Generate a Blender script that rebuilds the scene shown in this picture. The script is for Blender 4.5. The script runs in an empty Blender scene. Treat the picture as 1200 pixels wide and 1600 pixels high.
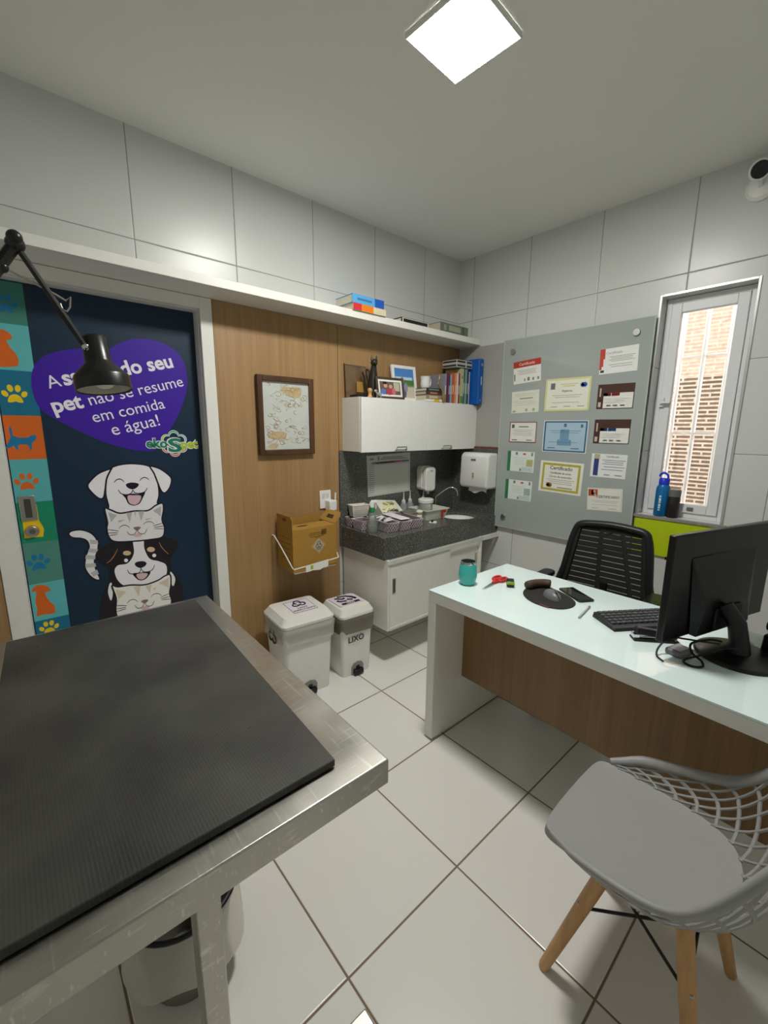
import bpy, bmesh, math, random
from mathutils import Vector, Matrix
from mathutils.geometry import tessellate_polygon
random.seed(7)
SC = bpy.context.scene
COL = SC.collection
R = math.radians
PI = math.pi

# ---------------------------------------------------------------- camera
cam_d = bpy.data.cameras.new('camera'); cam = bpy.data.objects.new('camera', cam_d); COL.objects.link(cam)
cam_d.sensor_fit = 'VERTICAL'; cam_d.sensor_height = 36.0; cam_d.sensor_width = 27.0
cam_d.lens = 666.81 / 1600 * 36.0
cam_d.clip_start = 0.02
def aim(yaw, pitch, roll, loc):
    f = Vector((math.cos(yaw)*math.cos(pitch), math.sin(yaw)*math.cos(pitch), -math.sin(pitch)))
    r = f.cross(Vector((0, 0, 1))).normalized(); u = r.cross(f)
    c, s = math.cos(roll), math.sin(roll)
    r, u = c*r + s*u, -s*r + c*u
    m = Matrix((r, u, -f)).transposed().to_4x4(); m.translation = loc
    return m
cam.matrix_world = aim(0.84729, 0.19091, 0.00782, Vector((-2.77491, -2.27754, 1.46211)))
SC.camera = cam

# ---------------------------------------------------------------- light and exposure
SC.view_settings.view_transform = 'Standard'; SC.view_settings.look = 'None'
SC.view_settings.gamma = 1.0; SC.view_settings.use_curve_mapping = False
SC.view_settings.exposure = 0.74
SC.cycles.diffuse_bounces = 8; SC.cycles.max_bounces = 12
LAMP_STRENGTH = 95.0
LAMP_COLOR = (1.0, 0.985, 0.94)
world = bpy.data.worlds.new('sky'); SC.world = world; world.use_nodes = True
bg = world.node_tree.nodes['Background']
bg.inputs[0].default_value = (0.98, 0.94, 1.0, 1); bg.inputs[1].default_value = 8.0

# ---------------------------------------------------------------- materials
def srgb(h):
    v = [int(h[i:i+2], 16)/255 for i in (0, 2, 4)]
    return tuple((c/12.92 if c <= .04045 else ((c+.055)/1.055)**2.4) for c in v) + (1,)
def nmat(name):
    m = bpy.data.materials.new(name); m.use_nodes = True
    return m, m.node_tree.nodes, m.node_tree.links, m.node_tree.nodes['Principled BSDF']
MC = {}
def M(hexc, rough=.45, metal=0, var=.04, scale=30, bump=0, coat=0, trans=0, ior=1.45, alpha=1):
    """plain coloured surface with slight procedural variation"""
    k = (hexc, rough, metal, var, scale, bump, coat, trans, alpha)
    if k in MC: return MC[k]
    m, N, L, b = nmat('surface_' + hexc)
    c = srgb(hexc)
    tc = N.new('ShaderNodeTexCoord'); nz = N.new('ShaderNodeTexNoise'); nz.inputs['Scale'].default_value = scale
    nz.inputs['Detail'].default_value = 3
    L.new(tc.outputs['Object'], nz.inputs['Vector'])
    mx = N.new('ShaderNodeMix'); mx.data_type = 'RGBA'
    mx.inputs['A'].default_value = tuple(x*(1-var) for x in c[:3]) + (1,)
    mx.inputs['B'].default_value = tuple(min(1, x*(1+var)) for x in c[:3]) + (1,)
    L.new(nz.outputs['Fac'], mx.inputs['Factor']); L.new(mx.outputs['Result'], b.inputs['Base Color'])
    b.inputs['Roughness'].default_value = rough; b.inputs['Metallic'].default_value = metal
    b.inputs['Coat Weight'].default_value = coat; b.inputs['Transmission Weight'].default_value = trans
    b.inputs['IOR'].default_value = ior; b.inputs['Alpha'].default_value = alpha
    if bump:
        bp = N.new('ShaderNodeBump'); bp.inputs['Strength'].default_value = bump; bp.inputs['Distance'].default_value = .002
        L.new(nz.outputs['Fac'], bp.inputs['Height']); L.new(bp.outputs['Normal'], b.inputs['Normal'])
    MC[k] = m
    return m
def mathn(N, L, op, a, b=None):
    n = N.new('ShaderNodeMath'); n.operation = op
    for i, v in enumerate((a, b)):
        if v is None: continue
        if isinstance(v, (int, float)): n.inputs[i].default_value = v
        else: L.new(v, n.inputs[i])
    return n.outputs[0]
def tile_mat(name, ax, o1, o2, S, g, tile, grout, rough, rough_g=.8):
    """square glazed tiles with grout lines along two world axes"""
    m, N, L, b = nmat(name)
    tc = N.new('ShaderNodeTexCoord'); sp = N.new('ShaderNodeSeparateXYZ'); L.new(tc.outputs['Object'], sp.inputs[0])
    ms, ids = [], []
    for a, o in zip(ax, (o1, o2)):
        t = mathn(N, L, 'DIVIDE', mathn(N, L, 'SUBTRACT', sp.outputs[a], o), S)
        ids.append(mathn(N, L, 'FLOOR', t))
        fr = mathn(N, L, 'SUBTRACT', t, ids[-1])
        d = mathn(N, L, 'SUBTRACT', .5, mathn(N, L, 'ABSOLUTE', mathn(N, L, 'SUBTRACT', fr, .5)))   # 0 on the joint
        ms.append(mathn(N, L, 'MULTIPLY', d, S))
    dist = mathn(N, L, 'MINIMUM', ms[0], ms[1])
    ramp = N.new('ShaderNodeMapRange'); L.new(dist, ramp.inputs['Value'])
    ramp.inputs['From Min'].default_value = g*.5; ramp.inputs['From Max'].default_value = g*.5 + .0012
    wn = N.new('ShaderNodeTexWhiteNoise'); wn.noise_dimensions = '2D'
    cb = N.new('ShaderNodeCombineXYZ'); L.new(ids[0], cb.inputs[0]); L.new(ids[1], cb.inputs[1]); L.new(cb.outputs[0], wn.inputs['Vector'])
    v = N.new('ShaderNodeMapRange'); L.new(wn.outputs['Value'], v.inputs['Value']); v.inputs['To Min'].default_value = .96; v.inputs['To Max'].default_value = 1.0
    hs = N.new('ShaderNodeHueSaturation'); hs.inputs['Color'].default_value = srgb(tile); L.new(v.outputs[0], hs.inputs['Value'])
    mx = N.new('ShaderNodeMix'); mx.data_type = 'RGBA'; mx.inputs['A'].default_value = srgb(grout)
    L.new(hs.outputs[0], mx.inputs['B']); L.new(ramp.outputs[0], mx.inputs['Factor']); L.new(mx.outputs['Result'], b.inputs['Base Color'])
    rr = N.new('ShaderNodeMapRange'); L.new(ramp.outputs[0], rr.inputs['Value']); rr.inputs['To Min'].default_value = rough_g; rr.inputs['To Max'].default_value = rough
    L.new(rr.outputs[0], b.inputs['Roughness'])
    edge = N.new('ShaderNodeMapRange'); edge.interpolation_type = 'SMOOTHSTEP'; L.new(dist, edge.inputs['Value']); edge.inputs['From Min'].default_value = g*.4; edge.inputs['From Max'].default_value = g*.5+.004
    nz = N.new('ShaderNodeTexNoise'); nz.inputs['Scale'].default_value = 5; L.new(tc.outputs['Object'], nz.inputs['Vector'])
    h = mathn(N, L, 'ADD', edge.outputs[0], mathn(N, L, 'MULTIPLY', nz.outputs['Fac'], .35))
    bp = N.new('ShaderNodeBump'); bp.inputs['Strength'].default_value = .5; bp.inputs['Distance'].default_value = .002
    L.new(h, bp.inputs['Height']); L.new(bp.outputs['Normal'], b.inputs['Normal'])
    return m
def wood_mat(name, c1, c2, axis=2, scale=1.0, rough=.45):
    m, N, L, b = nmat(name)
    tc = N.new('ShaderNodeTexCoord'); mp = N.new('ShaderNodeMapping'); L.new(tc.outputs['Object'], mp.inputs[0])
    s = [40*scale]*3; s[axis] = 1.2*scale; mp.inputs['Scale'].default_value = s
    nz = N.new('ShaderNodeTexNoise'); nz.inputs['Scale'].default_value = 1.6; nz.inputs['Detail'].default_value = 6; nz.inputs['Roughness'].default_value = .65
    L.new(mp.outputs[0], nz.inputs['Vector'])
    n2 = N.new('ShaderNodeTexNoise'); n2.inputs['Scale'].default_value = .25; L.new(mp.outputs[0], n2.inputs['Vector'])
    ad = mathn(N, L, 'ADD', mathn(N, L, 'MULTIPLY', nz.outputs['Fac'], .6), mathn(N, L, 'MULTIPLY', n2.outputs['Fac'], .4))
    cr = N.new('ShaderNodeValToRGB'); cr.color_ramp.elements[0].position = .36; cr.color_ramp.elements[1].position = .64
    cr.color_ramp.elements[0].color = srgb(c1); cr.color_ramp.elements[1].color = srgb(c2)
    L.new(ad, cr.inputs[0]); L.new(cr.outputs[0], b.inputs['Base Color']); b.inputs['Roughness'].default_value = rough
    bp = N.new('ShaderNodeBump'); bp.inputs['Strength'].default_value = .12; bp.inputs['Distance'].default_value = .001
    L.new(nz.outputs['Fac'], bp.inputs['Height']); L.new(bp.outputs['Normal'], b.inputs['Normal'])
    return m
def granite_mat():
    m, N, L, b = nmat('grey_granite')
    tc = N.new('ShaderNodeTexCoord')
    nz = N.new('ShaderNodeTexNoise'); nz.inputs['Scale'].default_value = 140; nz.inputs['Detail'].default_value = 5; nz.inputs['Roughness'].default_value = .7
    vo = N.new('ShaderNodeTexVoronoi'); vo.inputs['Scale'].default_value = 170
    for n in (nz, vo): L.new(tc.outputs['Object'], n.inputs['Vector'])
    cr = N.new('ShaderNodeValToRGB'); e = cr.color_ramp.elements
    e[0].position = .36; e[0].color = srgb('323330'); e[1].position = .70; e[1].color = srgb('94958f')
    k = cr.color_ramp.elements.new(.52); k.color = srgb('555652')
    L.new(nz.outputs['Fac'], cr.inputs[0])
    c2 = N.new('ShaderNodeValToRGB'); c2.color_ramp.elements[0].position = .78; c2.color_ramp.elements[1].position = .9
    L.new(vo.outputs['Color'], c2.inputs[0])
    mx = N.new('ShaderNodeMix'); mx.data_type = 'RGBA'; mx.inputs['B'].default_value = srgb('a9aaa4')
    L.new(cr.outputs[0], mx.inputs['A']); L.new(mathn(N, L, 'MULTIPLY', c2.outputs[0], .45), mx.inputs['Factor'])
    L.new(mx.outputs['Result'], b.inputs['Base Color']); b.inputs['Roughness'].default_value = .22
    return m
def steel_mat():
    m, N, L, b = nmat('scratched_stainless_steel')
    b.inputs['Metallic'].default_value = 1
    tc = N.new('ShaderNodeTexCoord'); mp = N.new('ShaderNodeMapping'); L.new(tc.outputs['Object'], mp.inputs[0])
    mp.inputs['Scale'].default_value = (160, 9, 60); mp.inputs['Rotation'].default_value = (0, 0, .5)
    nz = N.new('ShaderNodeTexNoise'); nz.inputs['Scale'].default_value = 1; nz.inputs['Detail'].default_value = 5; L.new(mp.outputs[0], nz.inputs['Vector'])
    n2 = N.new('ShaderNodeTexNoise'); n2.inputs['Scale'].default_value = 9; n2.inputs['Detail'].default_value = 4; L.new(tc.outputs['Object'], n2.inputs['Vector'])
    mr = N.new('ShaderNodeMapRange'); L.new(n2.outputs['Fac'], mr.inputs['Value']); mr.inputs['To Min'].default_value = .16; mr.inputs['To Max'].default_value = .5
    L.new(mr.outputs[0], b.inputs['Roughness'])
    m2 = N.new('ShaderNodeMapping'); L.new(tc.outputs['Object'], m2.inputs[0]); m2.inputs['Scale'].default_value = (14, 210, 60); m2.inputs['Rotation'].default_value = (0, 0, -.6)
    n3 = N.new('ShaderNodeTexNoise'); n3.inputs['Scale'].default_value = 1; n3.inputs['Detail'].default_value = 4; L.new(m2.outputs[0], n3.inputs['Vector'])
    sc_ = N.new('ShaderNodeMapRange'); L.new(mathn(N, L, 'MAXIMUM', nz.outputs['Fac'], n3.outputs['Fac']), sc_.inputs['Value']); sc_.inputs['From Min'].default_value = .60; sc_.inputs['From Max'].default_value = .72
    mx = N.new('ShaderNodeMix'); mx.data_type = 'RGBA'; mx.inputs['A'].default_value = srgb('bdbbb3'); mx.inputs['B'].default_value = srgb('d9d7d0')
    L.new(sc_.outputs[0], mx.inputs['Factor']); L.new(mx.outputs['Result'], b.inputs['Base Color'])
    bp = N.new('ShaderNodeBump'); bp.inputs['Strength'].default_value = .2; bp.inputs['Distance'].default_value = .001
    L.new(nz.outputs['Fac'], bp.inputs['Height']); L.new(bp.outputs['Normal'], b.inputs['Normal'])
    return m
def rubber_mat_material():
    m, N, L, b = nmat('worn_black_rubber')
    tc = N.new('ShaderNodeTexCoord')
    n1 = N.new('ShaderNodeTexNoise'); n1.inputs['Scale'].default_value = 5; n1.inputs['Detail'].default_value = 6
    n2 = N.new('ShaderNodeTexNoise'); n2.inputs['Scale'].default_value = 26; n2.inputs['Detail'].default_value = 3
    for n in (n1, n2): L.new(tc.outputs['Object'], n.inputs['Vector'])
    cr = N.new('ShaderNodeValToRGB'); cr.color_ramp.elements[0].position = .3; cr.color_ramp.elements[1].position = .75
    cr.color_ramp.elements[0].color = srgb('292926'); cr.color_ramp.elements[1].color = srgb('4b4b45'); L.new(n1.outputs['Fac'], cr.inputs[0])
    c2 = N.new('ShaderNodeValToRGB'); c2.color_ramp.elements[0].position = .235; c2.color_ramp.elements[0].color = srgb('101010')
    c2.color_ramp.elements[1].position = .26; c2.color_ramp.elements[1].color = (1, 1, 1, 1); L.new(n2.outputs['Fac'], c2.inputs[0])
    mx = N.new('ShaderNodeMix'); mx.data_type = 'RGBA'; mx.blend_type = 'MULTIPLY'; mx.inputs['Factor'].default_value = 1
    L.new(cr.outputs[0], mx.inputs['A']); L.new(c2.outputs[0], mx.inputs['B']); L.new(mx.outputs['Result'], b.inputs['Base Color'])
    b.inputs['Roughness'].default_value = .55
    sp = N.new('ShaderNodeSeparateXYZ'); L.new(tc.outputs['Object'], sp.inputs[0])
    s1 = mathn(N, L, 'SINE', mathn(N, L, 'MULTIPLY', mathn(N, L, 'ADD', sp.outputs[0], sp.outputs[1]), 620))
    s2 = mathn(N, L, 'SINE', mathn(N, L, 'MULTIPLY', mathn(N, L, 'SUBTRACT', sp.outputs[0], sp.outputs[1]), 620))
    h = mathn(N, L, 'MULTIPLY', s1, s2)
    bp = N.new('ShaderNodeBump'); bp.inputs['Strength'].default_value = .11; bp.inputs['Distance'].default_value = .0015
    L.new(h, bp.inputs['Height']); L.new(bp.outputs['Normal'], b.inputs['Normal'])
    return m
def brick_mat(name, c1, c2, mortar, rowh, w, msize):
    m, N, L, b = nmat(name)
    tc = N.new('ShaderNodeTexCoord'); sp = N.new('ShaderNodeSeparateXYZ'); L.new(tc.outputs['Object'], sp.inputs[0])
    cb = N.new('ShaderNodeCombineXYZ'); L.new(sp.outputs[1], cb.inputs[0]); L.new(sp.outputs[2], cb.inputs[1])
    br = N.new('ShaderNodeTexBrick'); L.new(cb.outputs[0], br.inputs['Vector'])
    br.inputs['Scale'].default_value = 1; br.inputs['Brick Width'].default_value = w; br.inputs['Row Height'].default_value = rowh
    br.inputs['Mortar Size'].default_value = msize; br.inputs['Mortar Smooth'].default_value = .2; br.inputs['Bias'].default_value = 0
    br.inputs['Color1'].default_value = srgb(c1); br.inputs['Color2'].default_value = srgb(c2); br.inputs['Mortar'].default_value = srgb(mortar)
    nz = N.new('ShaderNodeTexNoise'); nz.inputs['Scale'].default_value = 30; nz.inputs['Detail'].default_value = 5; L.new(tc.outputs['Object'], nz.inputs['Vector'])
    mx = N.new('ShaderNodeMix'); mx.data_type = 'RGBA'; mx.blend_type = 'OVERLAY'; mx.inputs['Factor'].default_value = .6
    L.new(br.outputs['Color'], mx.inputs['A']); L.new(nz.outputs['Fac'], mx.inputs['B'])
    L.new(mx.outputs['Result'], b.inputs['Base Color']); b.inputs['Roughness'].default_value = .9
    bp = N.new('ShaderNodeBump'); bp.inputs['Strength'].default_value = .6; bp.inputs['Distance'].default_value = .006; bp.invert = True
    L.new(br.outputs['Fac'], bp.inputs['Height']); L.new(bp.outputs['Normal'], b.inputs['Normal'])
    return m
def emit_mat(name, col, s):
    m, N, L, b = nmat(name)
    b.inputs['Base Color'].default_value = (.8, .8, .8, 1)
    b.inputs['Emission Color'].default_value = col + (1,); b.inputs['Emission Strength'].default_value = s
    return m
def glass_mat(name, hexc, rough=0.0, alpha=.25):
    m, N, L, b = nmat(name)
    out = [n for n in N if n.type == 'OUTPUT_MATERIAL'][0]
    tr = N.new('ShaderNodeBsdfTransparent'); tr.inputs[0].default_value = srgb(hexc)
    gl = N.new('ShaderNodeBsdfGlossy'); gl.inputs['Roughness'].default_value = rough
    fr = N.new('ShaderNodeFresnel'); fr.inputs['IOR'].default_value = 1.45
    mx = N.new('ShaderNodeMixShader'); L.new(fr.outputs[0], mx.inputs[0]); L.new(tr.outputs[0], mx.inputs[1]); L.new(gl.outputs[0], mx.inputs[2])
    m2 = N.new('ShaderNodeMixShader'); m2.inputs[0].default_value = alpha
    b.inputs['Base Color'].default_value = srgb(hexc); b.inputs['Roughness'].default_value = max(.1, rough)
    L.new(mx.outputs[0], m2.inputs[1]); L.new(b.outputs[0], m2.inputs[2]); L.new(m2.outputs[0], out.inputs[0])
    return m

WHITE = M('e6e5de', .35); WHITE_P = M('e9e9e6', .3, coat=.3); BLACK = M('141414', .4); BLACK_M = M('1a1a1a', .7)
CHROME = M('d8d8d8', .12, metal=1); METAL = M('b9b7b0', .35, metal=1); PAPER = M('e8e8e0', .7)
WOODPANEL = wood_mat('oak_laminate', '96744c', 'a8875b', 2)
WOODDESK = wood_mat('dark_oak_laminate', '7a5c37', '8f6e45', 2)
BEECH = wood_mat('beech_wood', 'b98a55', 'd0a26b', 2, rough=.4)
GRANITE = granite_mat(); STEEL = steel_mat(); RUBBER = rubber_mat_material()
CLEAR = glass_mat('clear_plastic', 'eef2ee', .05, .34); FROST = glass_mat('milky_plastic', 'f0f0e8', .2, .8)
PANE = glass_mat('window_glass', 'f6faf8', 0, 0.02)

# ---------------------------------------------------------------- mesh helpers
class MB:
    def __init__(s): s.b = bmesh.new()
    def quadbox(s, vs):
        v = [s.b.verts.new(p) for p in vs]
        for f in ((0,3,2,1),(4,5,6,7),(0,1,5,4),(1,2,6,5),(2,3,7,6),(3,0,4,7)): s.b.faces.new([v[i] for i in f])
        return s
    def box(s, x0, x1, y0, y1, z0, z1, m=None):
        vs = [Vector(p) for p in ((x0,y0,z0),(x1,y0,z0),(x1,y1,z0),(x0,y1,z0),(x0,y0,z1),(x1,y0,z1),(x1,y1,z1),(x0,y1,z1))]
        return s.quadbox([m @ v for v in vs] if m else vs)
    def ring(s, c, r, ax, ay, n):
        return [s.b.verts.new(c + ax*(r*math.cos(2*PI*i/n)) + ay*(r*math.sin(2*PI*i/n))) for i in range(n)]
    def bridge(s, a, b):
        n = len(a)
        for i in range(n): s.b.faces.new((a[i], a[(i+1) % n], b[(i+1) % n], b[i]))
    def cyl(s, p0, p1, r0, r1=None, n=20):
        p0, p1 = Vector(p0), Vector(p1); r1 = r0 if r1 is None else r1
        d = (p1-p0).normalized(); ax = d.orthogonal().normalized(); ay = d.cross(ax)
        a = s.ring(p0, r0, ax, ay, n); b = s.ring(p1, r1, ax, ay, n); s.bridge(a, b)
        s.b.faces.new(a[::-1]); s.b.faces.new(b)
        return s
    def lathe(s, prof, c=(0,0,0), n=28, m=None, sx=1, sy=1, cap=True):
        rings = []
        for r, z in prof:
            ring = []
            for i in range(n):
                p = Vector((sx*r*math.cos(2*PI*i/n), sy*r*math.sin(2*PI*i/n), z))
                if m: p = m @ p
                ring.append(s.b.verts.new(p + Vector(c)))
            rings.append(ring)
        for a, b in zip(rings, rings[1:]): s.bridge(a, b)
        if cap: s.b.faces.new(rings[0][::-1]); s.b.faces.new(rings[-1])
        return s
    def tube(s, pts, r, n=8, closed=False, flat=1.0):
        pts = [Vector(p) for p in pts]; rings = []; N = len(pts); up = None
        for i, p in enumerate(pts):
            a = pts[i-1] if (i or closed) else p; b = pts[(i+1) % N] if (i < N-1 or closed) else p
            d = (b-a)
            d = d.normalized() if d.length > 1e-9 else Vector((0,0,1))
            if up is None: up = d.orthogonal().normalized()
            ax = (up - d*up.dot(d))
            ax = ax.normalized() if ax.length > 1e-6 else d.orthogonal().normalized()
            up = ax; rr = r[i] if isinstance(r, (list, tuple)) else r
            rings.append(s.ring(p, rr, ax, d.cross(ax)*flat, n))
        for a, b in zip(rings, rings[1:]): s.bridge(a, b)
        if closed: s.bridge(rings[-1], rings[0])
        else: s.b.faces.new(rings[0][::-1]); s.b.faces.new(rings[-1])
        return s
    def prism(s, poly, f0, f1):
        """poly: 2D points; f0/f1 map (a,b) to the 3D point on the back and front"""
        A = [s.b.verts.new(f0(*p)) for p in poly]; B = [s.b.verts.new(f1(*p)) for p in poly]
        s.b.faces.new(A[::-1]); s.b.faces.new(B); s.bridge(A, B)
        return s
    def sphere(s, c, r, n=16, sx=1, sy=1, sz=1):
        k = n//2
        rings = [[s.b.verts.new(Vector(c)+Vector((sx*r*math.sin(PI*j/k)*math.cos(2*PI*i/n), sy*r*math.sin(PI*j/k)*math.sin(2*PI*i/n), -sz*r*math.cos(PI*j/k)))) for i in range(n)] for j in range(1, k)]
        for a, b in zip(rings, rings[1:]): s.bridge(a, b)
        lo = s.b.verts.new(Vector(c)-Vector((0,0,r*sz))); hi = s.b.verts.new(Vector(c)+Vector((0,0,r*sz)))
        for i in range(n):
            s.b.faces.new((lo, rings[0][(i+1) % n], rings[0][i])); s.b.faces.new((hi, rings[-1][i], rings[-1][(i+1) % n]))
        return s
    def grid(s, P):
        """P[i][j] points -> surface"""
        V = [[s.b.verts.new(p) for p in row] for row in P]
        for i in range(len(V)-1):
            for j in range(len(V[0])-1): s.b.faces.new((V[i][j], V[i+1][j], V[i+1][j+1], V[i][j+1]))
        return s
    def build(s, name, mat, parent=None, world=False, bevel=0, smooth=30, loc=None, seg=2):
        """one mesh object; world=True: the vertices are in room coordinates and the parent is a thing"""
        bmesh.ops.recalc_face_normals(s.b, faces=s.b.faces)
        if world and parent is not None: s.b.transform(wm(parent).inverted())
        if loc is not None and parent is None and world: s.b.transform(Matrix.Translation(-Vector(loc)))
        me = bpy.data.meshes.new(name); s.b.to_mesh(me); s.b.free()
        for m in (mat if isinstance(mat, (list, tuple)) else [mat]): me.materials.append(m)
        if smooth:
            me.polygons.foreach_set('use_smooth', [True]*len(me.polygons)); me.set_sharp_from_angle(angle=R(smooth))
        o = bpy.data.objects.new(name, me); COL.objects.link(o)
        if parent is not None: o.parent = parent
        if loc is not None: o.location = loc
        if bevel:
            bv = o.modifiers.new('bevel', 'BEVEL'); bv.width = bevel; bv.segments = seg; bv.limit_method = 'ANGLE'; bv.angle_limit = R(40)
            bv.harden_normals = False
        return o
def merge(dst, src):
    """adds src's faces, with its own material, to the mesh of dst"""
    bm = bmesh.new(); bm.from_mesh(dst.data); n0 = len(bm.faces); me = src.data
    me.transform(wm(dst).inverted() @ wm(src)); bm.from_mesh(me); bm.faces.ensure_lookup_table()
    for f in bm.faces[n0:]: f.material_index = len(dst.data.materials)
    bm.to_mesh(dst.data); bm.free(); dst.data.materials.append(me.materials[0]); bpy.data.objects.remove(src)
def wm(o):
    m = Matrix.Translation(o.location) @ o.rotation_euler.to_matrix().to_4x4()
    return wm(o.parent) @ m if o.parent else m
def tag(o, label, cat, group=None):
    o['label'] = label; o['category'] = cat
    if group: o['group'] = group
    return o
def thing(name, label, cat, loc=(0,0,0), rotz=0, group=None):
    o = bpy.data.objects.new(name, None); COL.objects.link(o); o.empty_display_size = .05
    o.location = loc; o.rotation_euler = (0, 0, rotz)
    return tag(o, label, cat, group)
def struct(o): o['kind'] = 'structure'; return o
def dup(root, loc=None, rotz=None, label=None):
    def cp(o, par):
        c = o.copy(); COL.objects.link(c); c.parent = par
        for ch in list(o.children): cp(ch, c)
        return c
    r = cp(root, None)
    if loc is not None: r.location = loc
    if rotz is not None: r.rotation_euler = (0, 0, rotz)
    if label: r['label'] = label
    return r
def rrect(x0, x1, y0, y1, r, n=5):
    out = []
    for cx, cy, a in ((x1-r, y1-r, 0), (x0+r, y1-r, 90), (x0+r, y0+r, 180), (x1-r, y0+r, 270)):
        for i in range(n+1):
            t = R(a + 90*i/n); out.append((cx+r*math.cos(t), cy+r*math.sin(t)))
    return out
def spline(pts, n=5, closed=True):
    """Catmull-Rom through 2D or 3D points"""
    P = [Vector(p) for p in pts]; N = len(P); out = []
    rng = range(N) if closed else range(N-1)
    for i in rng:
        g = lambda k: P[k % N] if closed else P[max(0, min(N-1, k))]
        a, b, c, d = g(i-1), g(i), g(i+1), g(i+2)
        for k in range(n):
            t = k/n
            out.append(.5*((2*b) + (c-a)*t + (2*a-5*b+4*c-d)*t*t + (3*b-a-3*c+d)*t**3))
    if not closed: out.append(P[-1])
    return out
def text_verts(s, size, bold=0.0, extrude=.0004, align='LEFT', shear=0):
    cu = bpy.data.curves.new('lettering', 'FONT'); cu.body = s; cu.size = size; cu.offset = bold*size; cu.extrude = extrude
    cu.align_x = align; cu.resolution_u = 3; cu.shear = shear
    ob = bpy.data.objects.new('lettering', cu); COL.objects.link(ob)
    dg = bpy.context.evaluated_depsgraph_get(); dg.update()
    me = bpy.data.meshes.new_from_object(ob.evaluated_get(dg))
    bpy.data.objects.remove(ob); bpy.data.curves.remove(cu)
    return me
def text(name, s, size, m, mat, parent, bold=0.0, align='LEFT', extrude=.0004, sx=1.0):
    """lettering as a flat mesh: local x runs along the words, y up the letters, z out of the surface; m places it in the parent's space"""
    me = text_verts(s, size, bold, extrude, align)
    me.transform(m @ Matrix.Diagonal((sx, 1, 1, 1))); me.materials.append(mat); me.name = name
    o = bpy.data.objects.new(name, me); COL.objects.link(o); o.parent = parent
    return o
def basis(o, x, y, z):
    m = Matrix((Vector(x), Vector(y), Vector(z))).transposed().to_4x4(); m.translation = Vector(o); return m
# ================================================================ THE SETTING
H = 2.717; TS = .46
XB, YB = -3.45, -3.2           # the two walls behind the camera
FLOOR = tile_mat('floor_tiles', (0, 1), -2.24664, -1.54843, TS, .005, 'e8e6e0', '806d58', .2)
WLEFT = tile_mat('wall_tiles_left', (0, 2), -.39636, H-.44393, TS, .0025, 'd3d5d2', '8f908b', .32)
WRIGHT = tile_mat('wall_tiles_right', (1, 2), -.12863, H-.44393, TS, .0025, 'd3d5d2', '8f908b', .32)
CEIL = M('e6e6e2', .85, var=.02, scale=2)
struct(MB().box(XB-.1, .15, YB-.1, .15, -.1, 0).build('floor', FLOOR, smooth=0))
struct(MB().box(XB-.1, .15, YB-.1, .15, H, H+.1).build('ceiling', CEIL, smooth=0))
# door opening x -2.775..-1.985, z 0..2.03
DX0, DX1, DZ = -2.775, -1.985, 2.03
w = MB(); w.box(DX0, DX1, .1, .15, 0, DZ).box(XB-.1, DX0, 0, .15, 0, H).box(DX1, .15, 0, .15, 0, H).box(DX0, DX1, 0, .15, DZ, H)  # first box: unseen backing added behind the door leaf to stop outside light leaking
struct(w.build('wall_left', WLEFT, smooth=0))
# window opening y -1.805..-1.405, z .985..2.175
WY0, WY1, WZ0, WZ1 = -1.803, -1.405, .985, 2.176
w = MB(); w.box(0, .15, YB-.1, WY0, 0, H).box(0, .15, WY1, 0, 0, H).box(0, .15, WY0, WY1, 0, WZ0).box(0, .15, WY0, WY1, WZ1, H)
struct(w.build('wall_right', WRIGHT, smooth=0))
struct(MB().box(XB-.1, .15, YB-.1, YB, 0, H).build('wall_rear', tile_mat('wall_tiles_rear', (0, 2), -.2, H-.44393, TS, .0025, 'd3d5d2', '8f908b', .32), smooth=0))
struct(MB().box(XB-.1, XB, YB, 0, 0, H).build('wall_side', tile_mat('wall_tiles_side', (1, 2), -.2, H-.44393, TS, .0025, 'd3d5d2', '8f908b', .32), smooth=0))
# oak cladding on the left wall
g = MB(); g.box(-1.924, -1.172, -.02, -.001, 0, 2.085); struct(g.build('trim_1', WOODPANEL, bevel=.0015))
g = MB(); g.box(-1.168, -.001, -.02, -.001, 1.325, 2.085); struct(g.build('trim_2', WOODPANEL, bevel=.0015))
g = MB(); g.box(XB+.002, -2.846, -.02, -.001, 0, 2.085); struct(g.build('trim_3', WOODPANEL, bevel=.0015))
# grey covering of the right wall between shelf and granite
g = MB(); g.box(-.006, -.0005, -.47, -.021, 1.338, 2.078); struct(g.build('trim_4', M('a4a39e', .6), bevel=.001))
# lime green panel under the window
g = MB(); g.box(-.014, -.0005, -1.95, -1.401, .757, .968); g.build('green_panel', M('b9cf14', .5, var=.03), world=True, loc=(0, -1.6, .757), bevel=.002)
tag(bpy.data.objects['green_panel'], 'lime green panel on the wall below the window', 'panel')
g = bpy.data.objects['green_panel']
MB().box(-.022, -.0145, -1.607, -1.583, .745, .762).build('clip', BLACK, g, world=True)

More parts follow.
